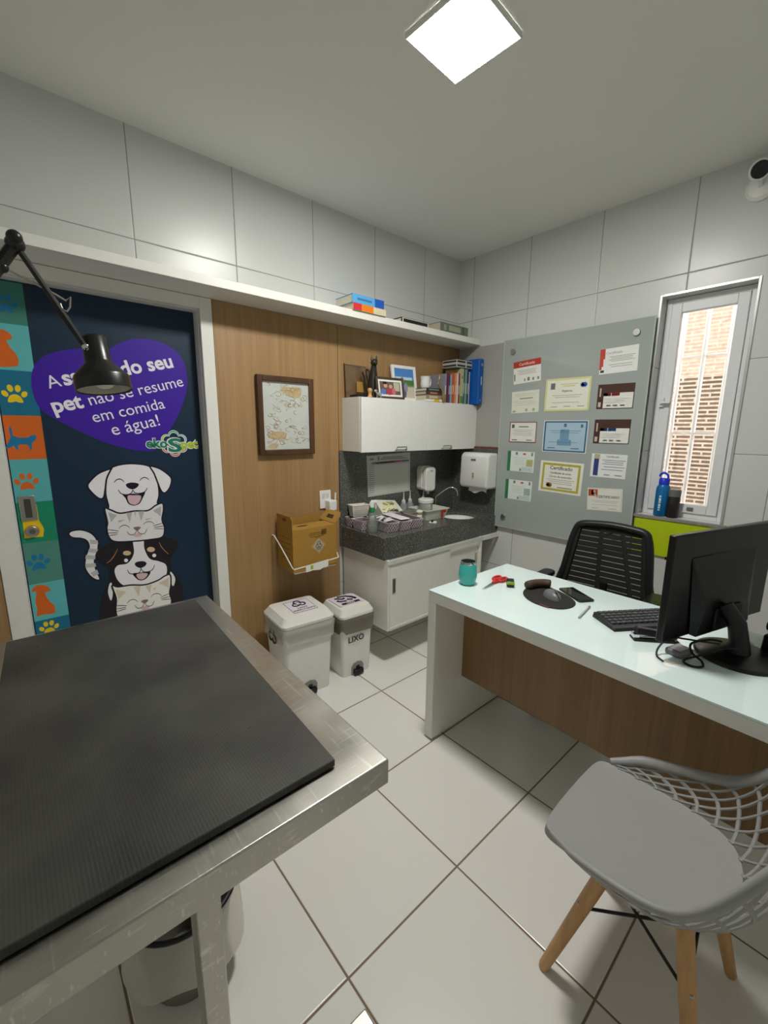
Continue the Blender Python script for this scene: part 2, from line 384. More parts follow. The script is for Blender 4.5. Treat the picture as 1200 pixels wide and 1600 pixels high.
# ---------------------------------------------------------------- window
W = thing('window_1', 'narrow white aluminium window behind bars', 'window', (.09, -1.6, WZ0)); struct(W)
ALU = M('e3e4e6', .35)
f = MB()
f.box(.07, .12, WY0+.004, WY0+.03, WZ0, WZ1).box(.07, .12, WY1-.03, WY1-.004, WZ0, WZ1).box(.07, .12, WY0+.03, WY1-.03, WZ1-.03, WZ1-.003).box(.07, .12, WY0+.03, WY1-.03, WZ0, WZ0+.03)
f.build('window_frame', ALU, W, world=True, bevel=.002)
f = MB(); y0, y1, z0, z1 = WY0+.032, WY1-.032, WZ0+.03, WZ1-.032; t = .048
f.box(.06, .1, y0, y0+t, z0, z1).box(.06, .1, y1-t, y1, z0, z1).box(.06, .1, y0+t, y1-t, z1-t, z1).box(.06, .1, y0+t, y1-t, z0, z0+t)
f.build('sash', ALU, W, world=True, bevel=.003)
f = MB(); f.box(.083, .088, y0+t-.004, y1-t+.004, z0+t-.004, z1-t+.004); f.build('pane', PANE, W, world=True, smooth=0)
f = MB()
for zz in (1.60,):
    f.box(.045, .06, y1-.02, y1+.006, zz, zz+.05).cyl((.045, y1-.008, zz+.012), (.045, y1-.008, zz+.04), .008)
    f.box(.028, .048, y1-.055, y1-.008, zz+.018, zz+.03)
f.build('latch', ALU, W, world=True, bevel=.001)
f = MB().box(.055, .061, -1.665, -1.635, z0+.014, z0+.034); f.build('sash_lock', METAL, W, world=True)
f = MB()
e = .012
f.box(-.006, .0, WY0-e, WY0, WZ0, WZ1+e).box(-.006, .0, WY1, WY1+e, WZ0, WZ1+e).box(-.006, .0, WY0, WY1, WZ1, WZ1+e)
f.build('edge_strip', M('c9cac6', .3, metal=.6), W, world=True, bevel=.001)
f = MB(); f.box(-.02, .07, WY0-.03, WY1+.012, WZ0-.018, WZ0-.0005)
f.build('sill', M('8e8b84', .5, var=.25, scale=60), W, world=True, bevel=.002)
gr = thing('window_grille', 'white iron security bars outside the window', 'grille', (.22, -1.6, WZ0))
for i, yy in enumerate((-1.575, -1.687, -1.465, -1.79)):
    MB().cyl((.22, yy, WZ0-.05), (.22, yy, WZ1+.05), .011).build('bar', M('efe9e4', .5), gr, world=True)
for zz in (1.455, 1.882): MB().box(.212, .228, -1.95, -1.25, zz-.006, zz+.006).build('crossbar', M('efe9e4', .5), gr, world=True, bevel=.001)
# alley wall outside
b = MB().box(1.1, 1.3, -9, 6, -.3, 1.86); struct(b.build('wall_outside', brick_mat('brown_brick', '4f3c2d', '664e3a', 'b0a08e', .03, .18, .007), smooth=0))
b = MB().box(1.1, 1.3, -9, 6, 1.86, 2.5); struct(b.build('wall_outside_upper', brick_mat('pale_brick', 'a88874', 'b5947f', 'c0a898', .026, .16, .005), smooth=0))
b = MB().box(.16, .3, -9, 6, H+.15, 5.2); struct(b.build('wall_outside_sky_blocker', M('4a4844', .9), smooth=0))  # unseen upper wall, added tall and dark so less skylight reaches the brick
b = MB().box(.16, 1.1, -9, 6, -.35, -.3); struct(b.build('ground_outside', M('6a655e', .9), smooth=0))

# ---------------------------------------------------------------- ceiling lamp
cl = thing('ceiling_light', 'square flush LED panel glowing on the ceiling', 'ceiling light', (-1.51, -1.213, H), R(2.5))
f = MB(); a, c = .1325, .1285
for x0, x1, yy0, yy1 in ((-a, a, -a, -c), (-a, a, c, a), (-a, -c, -c, c), (c, a, -c, c)): f.box(x0, x1, yy0, yy1, -.02, -.0005)
f.build('frame', WHITE, cl)
f = MB().box(-c+.0005, c-.0005, -c+.0005, c-.0005, -.018, -.006); f.build('diffuser', emit_mat('led_panel', LAMP_COLOR, LAMP_STRENGTH), cl, smooth=0)

# ---------------------------------------------------------------- door
D = thing('door_1', 'navy door covered in pet graphics', 'door', (-2.38, .055, 0)); struct(D)
fm = MB()
fm.box(-2.845, DX0, -.024, -.0005, 0, 2.084).box(DX1, -1.926, -.024, -.0005, 0, 2.084).box(DX0, DX1, -.024, -.0005, DZ, 2.084)
fm.box(DX0, DX0+.004, -.0005, .0985, 0, DZ).box(DX1-.004, DX1, -.0005, .0985, 0, DZ).box(DX0, DX1, -.0005, .0985, DZ-.004, DZ)
fm.build('door_frame', WHITE, D, world=True, bevel=.002)
LEAF = MB().box(DX0+.005, DX1-.005, .06, .097, .004, DZ-.005).build('door_leaf', M('06273f', .45, var=.03), D, world=True, bevel=.001)
# ---------------------------------------------------------------- printed graphics on the door leaf: coordinates are (x, z) on the door
ARTS = {}
GROUPOF = {'colour_square': 'colour_strip', 'paw_print': 'colour_strip', 'dog_silhouette': 'colour_strip', 'cat_silhouette': 'colour_strip', 'bus_picture': 'colour_strip', 'heart': 'heart_print'}
YD = .06
def art(name, pts, col, layer, smooth=1):
    if smooth: pts = [tuple(p) for p in spline(pts, 5)]
    ARTS.setdefault(GROUPOF.get(name, 'pet_drawing'), []).append((pts, col, layer))
def stroke(name, lines, col, layer, r, closed=False):
    for l in lines:
        P = spline(l, 5, closed); n = len(P); a, b = [], []
        for i, p in enumerate(P):
            q0 = P[i-1] if (i or closed) else p; q1 = P[(i+1) % n] if (i < n-1 or closed) else p
            d = (q1-q0).normalized(); nn = Vector((-d.y, d.x))
            k = 1.0 if closed else (.45 + .55*math.sin(PI*(i+.5)/n))
            a.append(p + nn*r*k); b.append(p - nn*r*k)
        for i in range(n if closed else n-1):
            j = (i+1) % n
            ARTS.setdefault('pet_drawing', []).append(([tuple(a[i]), tuple(a[j]), tuple(b[j]), tuple(b[i])], col, layer))
def ell(cx, cz, rx, rz, rot=0, n=14):
    c, s = math.cos(rot), math.sin(rot)
    return [(cx + rx*math.cos(2*PI*i/n)*c - rz*math.sin(2*PI*i/n)*s, cz + rx*math.cos(2*PI*i/n)*s + rz*math.sin(2*PI*i/n)*c) for i in range(n)]
def paw(cx, cz, s, col):
    for dx, dz, rx, rz, ro in ((-.62, .1, .2, .28, .5), (-.24, .55, .2, .3, .15), (.26, .55, .2, .3, -.15), (.64, .1, .2, .28, -.5)):
        art('paw_print', ell(cx+dx*s, cz+dz*s, rx*s, rz*s, ro), col, 2, 0)
    art('paw_print', [(cx-.5*s, cz-.55*s), (cx-.35*s, cz-.1*s), (cx, cz+.08*s), (cx+.35*s, cz-.1*s), (cx+.5*s, cz-.55*s), (cx+.25*s, cz-.6*s), (cx, cz-.52*s), (cx-.25*s, cz-.6*s)], col, 2)
WORDS = []
def words(s, a, b, bold, col): WORDS.append((s, a, b, bold, col))
art('colour_square',[(-2.766,1.862),(-2.643,1.862),(-2.643,2.02),(-2.766,2.02)],'3d7f72',1,0)
art('colour_square',[(-2.766,1.685),(-2.643,1.685),(-2.643,1.862),(-2.766,1.862)],'5fb9ba',1,0)
art('colour_square',[(-2.766,1.507),(-2.643,1.507),(-2.643,1.685),(-2.766,1.685)],'0f6f8f',1,0)
art('colour_square',[(-2.766,1.328),(-2.643,1.328),(-2.643,1.507),(-2.766,1.507)],'d8671b',1,0)
art('colour_square',[(-2.766,1.147),(-2.643,1.147),(-2.643,1.328),(-2.766,1.328)],'58b0b4',1,0)
art('colour_square',[(-2.766,0.971),(-2.643,0.971),(-2.643,1.147),(-2.766,1.147)],'0f8a66',1,0)
art('colour_square',[(-2.766,0.786),(-2.643,0.786),(-2.643,0.971),(-2.766,0.971)],'4f8b80',1,0)
art('colour_square',[(-2.766,0.615),(-2.643,0.615),(-2.643,0.786),(-2.766,0.786)],'5fb9bd',1,0)
art('colour_square',[(-2.766,0.445),(-2.643,0.445),(-2.643,0.615),(-2.766,0.615)],'0f6f8f',1,0)
paw(-2.7059,1.9341,0.048,'1277a6')
paw(-2.7170,1.5877,0.048,'f2cf16')
paw(-2.7213,1.2305,0.048,'d8671b')
paw(-2.7227,0.8777,0.048,'1277a6')
paw(-2.7194,0.5700,0.042,'f2cf16')
art('dog_silhouette',[(-2.8003, 1.6889), (-2.7905, 1.7254), (-2.78, 1.7674), (-2.7649, 1.8032), (-2.759, 1.8297), (-2.7419, 1.8384), (-2.7231, 1.8378), (-2.7075, 1.8305), (-2.6976, 1.816), (-2.7013, 1.8037), (-2.7139, 1.8007), (-2.7174, 1.7947), (-2.7089, 1.7729), (-2.6947, 1.7515), (-2.6875, 1.7261), (-2.6932, 1.7021), (-2.7265, 1.696)],'d8671b',2,0)
art('cat_silhouette',[(-2.7721, 1.3743), (-2.7618, 1.3941), (-2.7495, 1.4207), (-2.7515, 1.4517), (-2.7455, 1.4679), (-2.7429, 1.4517), (-2.7421, 1.4251), (-2.7257, 1.4176), (-2.6964, 1.4174), (-2.6846, 1.4264), (-2.6711, 1.4294), (-2.6663, 1.4187), (-2.6739, 1.405), (-2.6861, 1.393), (-2.6862, 1.3716), (-2.6931, 1.3641), (-2.6967, 1.384), (-2.702, 1.3894), (-2.7219, 1.3905), (-2.7308, 1.3846), (-2.7301, 1.3711), (-2.7366, 1.3652), (-2.7435, 1.3849), (-2.7583, 1.3762)],'1277a6',2,0)
art('dog_silhouette',[(-2.7556, 0.6394), (-2.7501, 0.6703), (-2.753, 0.7051), (-2.7462, 0.7371), (-2.7476, 0.7526), (-2.7582, 0.752), (-2.755, 0.7688), (-2.7383, 0.7789), (-2.7168, 0.7753), (-2.7006, 0.7612), (-2.6962, 0.743), (-2.7065, 0.7422), (-2.7147, 0.7375), (-2.7087, 0.7059), (-2.69, 0.6706), (-2.6891, 0.6485), (-2.6952, 0.6354), (-2.7353, 0.6402)],'d8671b',2,1)
art('bus_picture',[(-2.7562, 1.1428), (-2.7004, 1.1366), (-2.6994, 1.065), (-2.69, 1.0395), (-2.6869, 1.0229), (-2.6936, 0.9914), (-2.7168, 0.9935), (-2.7561, 0.9935), (-2.7537, 1.0645)],'eec514',2,0)
art('heart',[(-2.658, 1.6461), (-2.6445, 1.7018), (-2.6042, 1.7518), (-2.5392, 1.7814), (-2.4731, 1.7969), (-2.4196, 1.7957), (-2.3815, 1.7956), (-2.3546, 1.8169), (-2.3006, 1.8515), (-2.239, 1.8695), (-2.1528, 1.8662), (-2.0851, 1.8332), (-2.0469, 1.7723), (-2.0426, 1.6795), (-2.0702, 1.5836), (-2.1166, 1.4919), (-2.1652, 1.4194), (-2.2028, 1.3703), (-2.2293, 1.3503), (-2.2696, 1.3513), (-2.3388, 1.3635), (-2.4315, 1.3982), (-2.523, 1.4491), (-2.5959, 1.4953), (-2.6408, 1.5359), (-2.6573, 1.591)],'3c10a0',2,1)
art('white_dog_head',[(-2.4153, 1.2728), (-2.3756, 1.2894), (-2.3149, 1.2918), (-2.2533, 1.2774), (-2.2302, 1.2449), (-2.2188, 1.1852), (-2.2193, 1.1303), (-2.23, 1.0926), (-2.226, 1.0709), (-2.2893, 1.0507), (-2.3675, 1.0558), (-2.441, 1.0693), (-2.4395, 1.0995), (-2.4453, 1.1517), (-2.4411, 1.194), (-2.4319, 1.2357)],'efeef2',3,1)
stroke('outline',[[(-2.4153, 1.2728), (-2.3756, 1.2894), (-2.3149, 1.2918), (-2.2533, 1.2774), (-2.2302, 1.2449), (-2.2188, 1.1852), (-2.2193, 1.1303), (-2.23, 1.0926), (-2.226, 1.0709), (-2.2893, 1.0507), (-2.3675, 1.0558), (-2.441, 1.0693), (-2.4395, 1.0995), (-2.4453, 1.1517), (-2.4411, 1.194), (-2.4319, 1.2357)]],'120a1e',3.5,0.0036,True)
art('white_dog_ear',[(-2.4123, 1.2735), (-2.4621, 1.2545), (-2.4989, 1.2211), (-2.511, 1.1972), (-2.4969, 1.1667), (-2.4737, 1.1391), (-2.4558, 1.1399), (-2.4449, 1.1773), (-2.4342, 1.2274), (-2.4144, 1.2668)],'efeef2',4,1)
stroke('outline',[[(-2.4123, 1.2735), (-2.4621, 1.2545), (-2.4989, 1.2211), (-2.511, 1.1972), (-2.4969, 1.1667), (-2.4737, 1.1391), (-2.4558, 1.1399), (-2.4449, 1.1773), (-2.4342, 1.2274), (-2.4144, 1.2668)]],'120a1e',4.5,0.0036,True)
art('white_dog_ear',[(-2.247, 1.2753), (-2.2057, 1.2615), (-2.1682, 1.2292), (-2.1549, 1.2034), (-2.1676, 1.1627), (-2.1909, 1.1387), (-2.2068, 1.1494), (-2.2187, 1.187), (-2.2324, 1.2387)],'efeef2',4,1)
stroke('outline',[[(-2.247, 1.2753), (-2.2057, 1.2615), (-2.1682, 1.2292), (-2.1549, 1.2034), (-2.1676, 1.1627), (-2.1909, 1.1387), (-2.2068, 1.1494), (-2.2187, 1.187), (-2.2324, 1.2387)]],'120a1e',4.5,0.0036,True)
stroke('white_dog_face',[[(-2.4071, 1.2067), (-2.3972, 1.218), (-2.3842, 1.2223), (-2.3734, 1.218), (-2.3655, 1.2071)], [(-2.2992, 1.2075), (-2.2887, 1.2191), (-2.2765, 1.2227), (-2.2649, 1.2175), (-2.2577, 1.2089)], [(-2.3927, 1.1728), (-2.3826, 1.1528), (-2.3591, 1.1453), (-2.3393, 1.1523), (-2.3332, 1.1677)], [(-2.3332, 1.1677), (-2.3239, 1.1509), (-2.3007, 1.147), (-2.2802, 1.1541), (-2.269, 1.1711)]],'120a1e',5,0.0022)
art('white_dog_nose',[(-2.3591, 1.1944), (-2.3424, 1.2018), (-2.3194, 1.2001), (-2.3045, 1.1919), (-2.3137, 1.1766), (-2.3331, 1.1694), (-2.3522, 1.1781)],'120a1e',5,1)
art('white_dog_mouth',[(-2.3796, 1.1525), (-2.3593, 1.1436), (-2.335, 1.1484), (-2.3088, 1.1441), (-2.2803, 1.1523), (-2.2952, 1.1195), (-2.3108, 1.0959), (-2.335, 1.0895), (-2.3571, 1.1009), (-2.3668, 1.1284)],'120a1e',5,1)
art('white_dog_tongue',[(-2.3567, 1.1389), (-2.3327, 1.1401), (-2.301, 1.1344), (-2.3064, 1.1098), (-2.3211, 1.0952), (-2.3369, 1.0942), (-2.3536, 1.1058)],'d9b9bf',6,1)
art('cat_tail',[(-2.6039, 0.9886), (-2.5912, 1.0017), (-2.554, 1.0012), (-2.515, 0.9754), (-2.497, 0.9288), (-2.5067, 0.8821), (-2.5194, 0.8492), (-2.5182, 0.8044), (-2.5072, 0.7552), (-2.5233, 0.7536), (-2.5457, 0.7793), (-2.5602, 0.8224), (-2.5522, 0.8733), (-2.5354, 0.9137), (-2.5392, 0.9448), (-2.5583, 0.9609), (-2.5911, 0.9705)],'e9e8ea',3,1)
stroke('outline',[[(-2.6039, 0.9886), (-2.5912, 1.0017), (-2.554, 1.0012), (-2.515, 0.9754), (-2.497, 0.9288), (-2.5067, 0.8821), (-2.5194, 0.8492), (-2.5182, 0.8044), (-2.5072, 0.7552), (-2.5233, 0.7536), (-2.5457, 0.7793), (-2.5602, 0.8224), (-2.5522, 0.8733), (-2.5354, 0.9137), (-2.5392, 0.9448), (-2.5583, 0.9609), (-2.5911, 0.9705)]],'120a1e',3.5,0.0036,True)
art('tail_stripe',[(-2.528, 0.9515), (-2.4985, 0.9422), (-2.4974, 0.9245), (-2.5281, 0.9298)],'bdbcbf',4,0)
art('tail_stripe',[(-2.5345, 0.9092), (-2.5013, 0.9005), (-2.506, 0.882), (-2.5417, 0.8931)],'bdbcbf',4,0)
art('tail_stripe',[(-2.5499, 0.8816), (-2.513, 0.87), (-2.5175, 0.8532), (-2.5546, 0.8633)],'bdbcbf',4,0)
art('tail_stripe',[(-2.5571, 0.8393), (-2.5179, 0.8356), (-2.5168, 0.8176), (-2.5577, 0.8201)],'bdbcbf',4,0)
art('tail_stripe',[(-2.5409, 0.7916), (-2.5146, 0.8037), (-2.5098, 0.7802), (-2.5322, 0.7718)],'bdbcbf',4,0)
art('black_dog_body',[(-2.5151, 0.8705), (-2.4979, 0.8981), (-2.448, 0.923), (-2.3947, 0.9284), (-2.3402, 0.9285), (-2.2758, 0.9255), (-2.2342, 0.9235), (-2.1847, 0.8992), (-2.1496, 0.8738), (-2.1658, 0.8275), (-2.1933, 0.7934), (-2.1937, 0.7341), (-2.1808, 0.7064), (-2.1574, 0.6606), (-2.1455, 0.6015), (-2.1534, 0.5468), (-2.1624, 0.5025), (-2.2021, 0.4622), (-2.4651, 0.5128), (-2.5273, 0.5322), (-2.5167, 0.6314), (-2.4989, 0.6912), (-2.4761, 0.7269), (-2.47, 0.7895), (-2.4876, 0.8203), (-2.5067, 0.8466)],'171319',5,1)
art('black_dog_white_face',[(-2.3524, 0.925), (-2.3104, 0.9218), (-2.3087, 0.8682), (-2.2898, 0.8125), (-2.2498, 0.7901), (-2.2176, 0.7639), (-2.219, 0.7149), (-2.2452, 0.6913), (-2.3218, 0.6831), (-2.4013, 0.6929), (-2.4352, 0.7282), (-2.4455, 0.7795), (-2.4293, 0.8054), (-2.3866, 0.8086), (-2.3565, 0.8537)],'efeef2',6,1)
art('chest_fur',[(-2.199, 0.7234), (-2.1793, 0.6809), (-2.1922, 0.6417), (-2.2028, 0.6764)],'efeef2',6,1)
art('chest_fur',[(-2.4741, 0.7172), (-2.4637, 0.7239), (-2.4634, 0.6729), (-2.4744, 0.6366), (-2.4824, 0.6778)],'efeef2',6,1)
stroke('ear_edge',[[(-2.4231, 0.8863), (-2.4377, 0.86), (-2.4564, 0.8365), (-2.4737, 0.8265)], [(-2.2389, 0.889), (-2.2308, 0.8637), (-2.2142, 0.8365), (-2.2, 0.8192)]],'a87a50',6.5,0.002)
art('brow',[(-2.3689, 0.856), (-2.3736, 0.8492), (-2.384, 0.8471), (-2.3951, 0.8507), (-2.4019, 0.8582), (-2.4011, 0.8662), (-2.3932, 0.871), (-2.3818, 0.8703), (-2.3722, 0.8644)],'d9bd98',7,1)
art('brow',[(-2.262, 0.8549), (-2.2669, 0.8473), (-2.278, 0.8448), (-2.29, 0.8486), (-2.2972, 0.8569), (-2.2964, 0.8658), (-2.288, 0.8712), (-2.2758, 0.8705), (-2.2655, 0.8641)],'d9bd98',7,1)
art('eye_glint',[(-2.3846, 0.8221), (-2.3871, 0.8166), (-2.3924, 0.8145), (-2.3979, 0.8167), (-2.4012, 0.8222), (-2.4006, 0.8284), (-2.3965, 0.8324), (-2.3907, 0.8324), (-2.386, 0.8283)],'f4f4f4',7,1)
art('eye_glint',[(-2.2588, 0.8227), (-2.2615, 0.8171), (-2.2672, 0.8149), (-2.2732, 0.8172), (-2.2767, 0.8229), (-2.2761, 0.8293), (-2.2718, 0.8335), (-2.2656, 0.8335), (-2.2604, 0.8292)],'f4f4f4',7,1)
art('black_dog_nose',[(-2.3575, 0.7997), (-2.3432, 0.8071), (-2.3177, 0.8038), (-2.3057, 0.7909), (-2.3151, 0.7776), (-2.3343, 0.7722), (-2.3518, 0.7835)],'120a1e',7,1)
stroke('black_dog_smile',[[(-2.3921, 0.7753), (-2.3838, 0.7547), (-2.3607, 0.7467), (-2.3402, 0.7516), (-2.3327, 0.7719)], [(-2.3327, 0.7719), (-2.324, 0.7509), (-2.2998, 0.7456), (-2.2798, 0.7547), (-2.2704, 0.7759)]],'120a1e',7,0.0022)
art('black_dog_mouth',[(-2.3708, 0.7499), (-2.3404, 0.7488), (-2.2933, 0.7442), (-2.309, 0.7159), (-2.332, 0.7068), (-2.3531, 0.7165)],'120a1e',7,1)
art('black_dog_tongue',[(-2.3555, 0.7427), (-2.3311, 0.7449), (-2.3056, 0.7353), (-2.3189, 0.7162), (-2.334, 0.712), (-2.3495, 0.7204)],'d9b9bf',8,1)
art('cat_head',[(-2.4559, 1.0884), (-2.4327, 1.0796), (-2.396, 1.0593), (-2.3358, 1.0627), (-2.2765, 1.0583), (-2.2394, 1.0798), (-2.2078, 1.0874), (-2.2057, 1.0526), (-2.2165, 1.0042), (-2.2082, 0.9604), (-2.2222, 0.9149), (-2.2772, 0.9097), (-2.3495, 0.9135), (-2.4255, 0.9237), (-2.4515, 0.9477), (-2.4573, 0.9927), (-2.4515, 1.0226)],'e6e4e6',9,1)
stroke('outline',[[(-2.4559, 1.0884), (-2.4327, 1.0796), (-2.396, 1.0593), (-2.3358, 1.0627), (-2.2765, 1.0583), (-2.2394, 1.0798), (-2.2078, 1.0874), (-2.2057, 1.0526), (-2.2165, 1.0042), (-2.2082, 0.9604), (-2.2222, 0.9149), (-2.2772, 0.9097), (-2.3495, 0.9135), (-2.4255, 0.9237), (-2.4515, 0.9477), (-2.4573, 0.9927), (-2.4515, 1.0226)]],'120a1e',9.5,0.0036,True)
art('cat_stripe',[(-2.4432, 1.0695), (-2.4095, 1.0522), (-2.437, 1.0206)],'b9b7ba',10,0)
art('cat_stripe',[(-2.2547, 1.0557), (-2.215, 1.0724), (-2.221, 1.0208)],'b9b7ba',10,0)
art('cat_stripe',[(-2.3711, 1.058), (-2.3456, 1.0585), (-2.3606, 1.0055)],'b9b7ba',10,0)
art('cat_stripe',[(-2.3189, 1.0588), (-2.2927, 1.0575), (-2.3108, 1.0077)],'b9b7ba',10,0)
art('cat_stripe',[(-2.336, 1.0609), (-2.3283, 1.06), (-2.335, 1.0292)],'b9b7ba',10,0)
art('cat_stripe',[(-2.4083, 1.0255), (-2.378, 1.025), (-2.4056, 1.0145)],'b9b7ba',10,0)
art('cat_stripe',[(-2.2923, 1.0171), (-2.2554, 1.0187), (-2.2889, 1.0093)],'b9b7ba',10,0)
stroke('cat_face',[[(-2.4083, 0.9855), (-2.3975, 0.9955), (-2.3843, 0.999), (-2.3717, 0.9936), (-2.362, 0.9813)], [(-2.3027, 0.9909), (-2.2922, 0.9996), (-2.2773, 1.0022), (-2.2631, 0.9965), (-2.2533, 0.9849)], [(-2.3758, 0.967), (-2.3658, 0.9491), (-2.3463, 0.9488), (-2.3327, 0.9678)], [(-2.3327, 0.9678), (-2.321, 0.9476), (-2.3002, 0.9462), (-2.2885, 0.9676)], [(-2.4549, 0.988), (-2.4094, 0.974)], [(-2.4566, 0.9706), (-2.4139, 0.9666)], [(-2.4551, 0.9562), (-2.4161, 0.9598)], [(-2.259, 0.9773), (-2.2119, 0.9875)], [(-2.2571, 0.9695), (-2.2091, 0.9701)], [(-2.2561, 0.9628), (-2.2103, 0.956)]],'120a1e',11,0.0016)
art('cat_nose',[(-2.3474, 0.9791), (-2.3312, 0.984), (-2.315, 0.978), (-2.3314, 0.9639)],'8a6d72',11,1)
art('cat_mouth',[(-2.3519, 0.9469), (-2.3342, 0.9515), (-2.3121, 0.948), (-2.3174, 0.9341), (-2.336, 0.9315), (-2.3473, 0.937)],'d9b9bf',11,1)
art('cat_head',[(-2.4635, 0.71), (-2.4396, 0.6986), (-2.3854, 0.6947), (-2.322, 0.6812), (-2.2625, 0.6904), (-2.2284, 0.7062), (-2.2021, 0.7062), (-2.2026, 0.6563), (-2.2127, 0.6085), (-2.2065, 0.5642), (-2.2244, 0.5202), (-2.2958, 0.5005), (-2.3782, 0.5104), (-2.4474, 0.5362), (-2.4603, 0.5781), (-2.4526, 0.642)],'eeece8',12,1)
stroke('outline',[[(-2.4635, 0.71), (-2.4396, 0.6986), (-2.3854, 0.6947), (-2.322, 0.6812), (-2.2625, 0.6904), (-2.2284, 0.7062), (-2.2021, 0.7062), (-2.2026, 0.6563), (-2.2127, 0.6085), (-2.2065, 0.5642), (-2.2244, 0.5202), (-2.2958, 0.5005), (-2.3782, 0.5104), (-2.4474, 0.5362), (-2.4603, 0.5781), (-2.4526, 0.642)]],'120a1e',12.5,0.0036,True)
art('cat_stripe',[(-2.452, 0.6886), (-2.4078, 0.6662), (-2.4419, 0.6344)],'d8cdb8',13,0)
art('cat_stripe',[(-2.2595, 0.675), (-2.2103, 0.6931), (-2.2147, 0.6392)],'d8cdb8',13,0)
art('cat_stripe',[(-2.3745, 0.6835), (-2.3425, 0.6804), (-2.3556, 0.6259)],'d8cdb8',13,0)
art('cat_stripe',[(-2.3225, 0.6755), (-2.2935, 0.6734), (-2.3055, 0.6323)],'d8cdb8',13,0)
art('cat_stripe',[(-2.2867, 0.655), (-2.2723, 0.6554), (-2.2839, 0.6386)],'d8cdb8',13,0)
stroke('cat_face',[[(-2.4096, 0.6049), (-2.3986, 0.6152), (-2.3852, 0.6188), (-2.3724, 0.6133), (-2.3626, 0.6007)], [(-2.3024, 0.6108), (-2.2918, 0.6197), (-2.2767, 0.6224), (-2.2623, 0.6166), (-2.2524, 0.6047)], [(-2.3765, 0.5861), (-2.3664, 0.5677), (-2.3466, 0.5674), (-2.3328, 0.587)], [(-2.3328, 0.587), (-2.3209, 0.5662), (-2.2998, 0.5649), (-2.288, 0.5869)], [(-2.4568, 0.6074), (-2.4107, 0.5931)], [(-2.4585, 0.5895), (-2.4152, 0.5856)], [(-2.457, 0.5748), (-2.4174, 0.5785)], [(-2.2581, 0.5969), (-2.2105, 0.6075)], [(-2.2562, 0.5889), (-2.2076, 0.5896)], [(-2.2551, 0.582), (-2.2088, 0.5752)]],'120a1e',14,0.0016)
art('cat_nose',[(-2.3478, 0.5986), (-2.3313, 0.6037), (-2.3149, 0.5975), (-2.3315, 0.583)],'8a6d72',14,1)
art('cat_mouth',[(-2.3523, 0.5655), (-2.3343, 0.5702), (-2.3119, 0.5667), (-2.3173, 0.5524), (-2.3361, 0.5497), (-2.3476, 0.5554)],'d9b9bf',14,1)
words('A ',(-2.6019,1.6204),(-2.5552,1.6349),0,'f1edf7')
words('saúde do seu',(-2.5485,1.6377),(-2.0997,1.7566),1,'f1edf7')
words('pet',(-2.5981,1.5206),(-2.4856,1.5494),1,'f1edf7')
words('não se resume',(-2.4665,1.5565),(-2.0592,1.6694),0,'f1edf7')
words('em comida',(-2.4597,1.4820),(-2.1538,1.5579),0,'f1edf7')
words('e água!',(-2.3913,1.4247),(-2.1841,1.4748),0,'f1edf7')
LOGO=(-2.1269,1.3844)
LOGO_e0=(-2.2562,1.3669)
LOGO_s0=(-2.1586,1.3447)
LOGO_p0=(-2.0965,1.3589)
LOGO_tend=(-2.0070,1.3616)
for g, items in ARTS.items():
    bm = bmesh.new(); cols = []
    for pts, col, layer in items:
        if col not in cols: cols.append(col)
        y = YD - .00018*layer - .0002; mi = cols.index(col)
        A = [bm.verts.new((p[0], YD, p[1])) for p in pts]; B = [bm.verts.new((p[0], y, p[1])) for p in pts]
        for t in tessellate_polygon([[Vector((p[0], p[1], 0)) for p in pts]]):
            try: f = bm.faces.new([B[i] for i in t]); f.material_index = mi
            except ValueError: pass
        for i in range(len(pts)):
            j = (i+1) % len(pts)
            q = bm.faces.new((A[i], A[j], B[j], B[i])); q.material_index = mi
    bm.transform(wm(LEAF).inverted())
    me = bpy.data.meshes.new(g); bm.to_mesh(me); bm.free()
    for c in cols: me.materials.append(M(c, .45, var=.02))
    o = bpy.data.objects.new(g, me); COL.objects.link(o); o.parent = LEAF
# lettering on the heart
lets = bmesh.new()
def door_words(s, a, b, bold, layer, bm, mi=0, size=None):
    a, b = Vector(a), Vector(b)
    me = text_verts(s, 1.0, .028 if bold else 0.0, 0)
    xs = [v.co.x for v in me.vertices]; w = max(xs); d = (b-a); k = d.length/w; ang = math.atan2(d.y, d.x)
    kz = size or k
    m = basis((a.x, YD - .00018*layer - .0002, a.y), (math.cos(ang)*k, 0, math.sin(ang)*k), (-math.sin(ang)*kz, 0, math.cos(ang)*kz), (0, -1, 0))
    me.transform(m); me.transform(wm(LEAF).inverted())
    n0 = len(bm.faces); bm.from_mesh(me); bm.faces.ensure_lookup_table()
    for f in bm.faces[n0:]: f.material_index = mi
    bpy.data.meshes.remove(me)
for s, a, b, bold, col in WORDS: door_words(s, a, b, bold, 4, lets)
me = bpy.data.meshes.new('lettering'); lets.to_mesh(me); lets.free(); me.materials.append(M('f1edf7', .5, var=.01))
o = bpy.data.objects.new('lettering', me); COL.objects.link(o); o.parent = LEAF
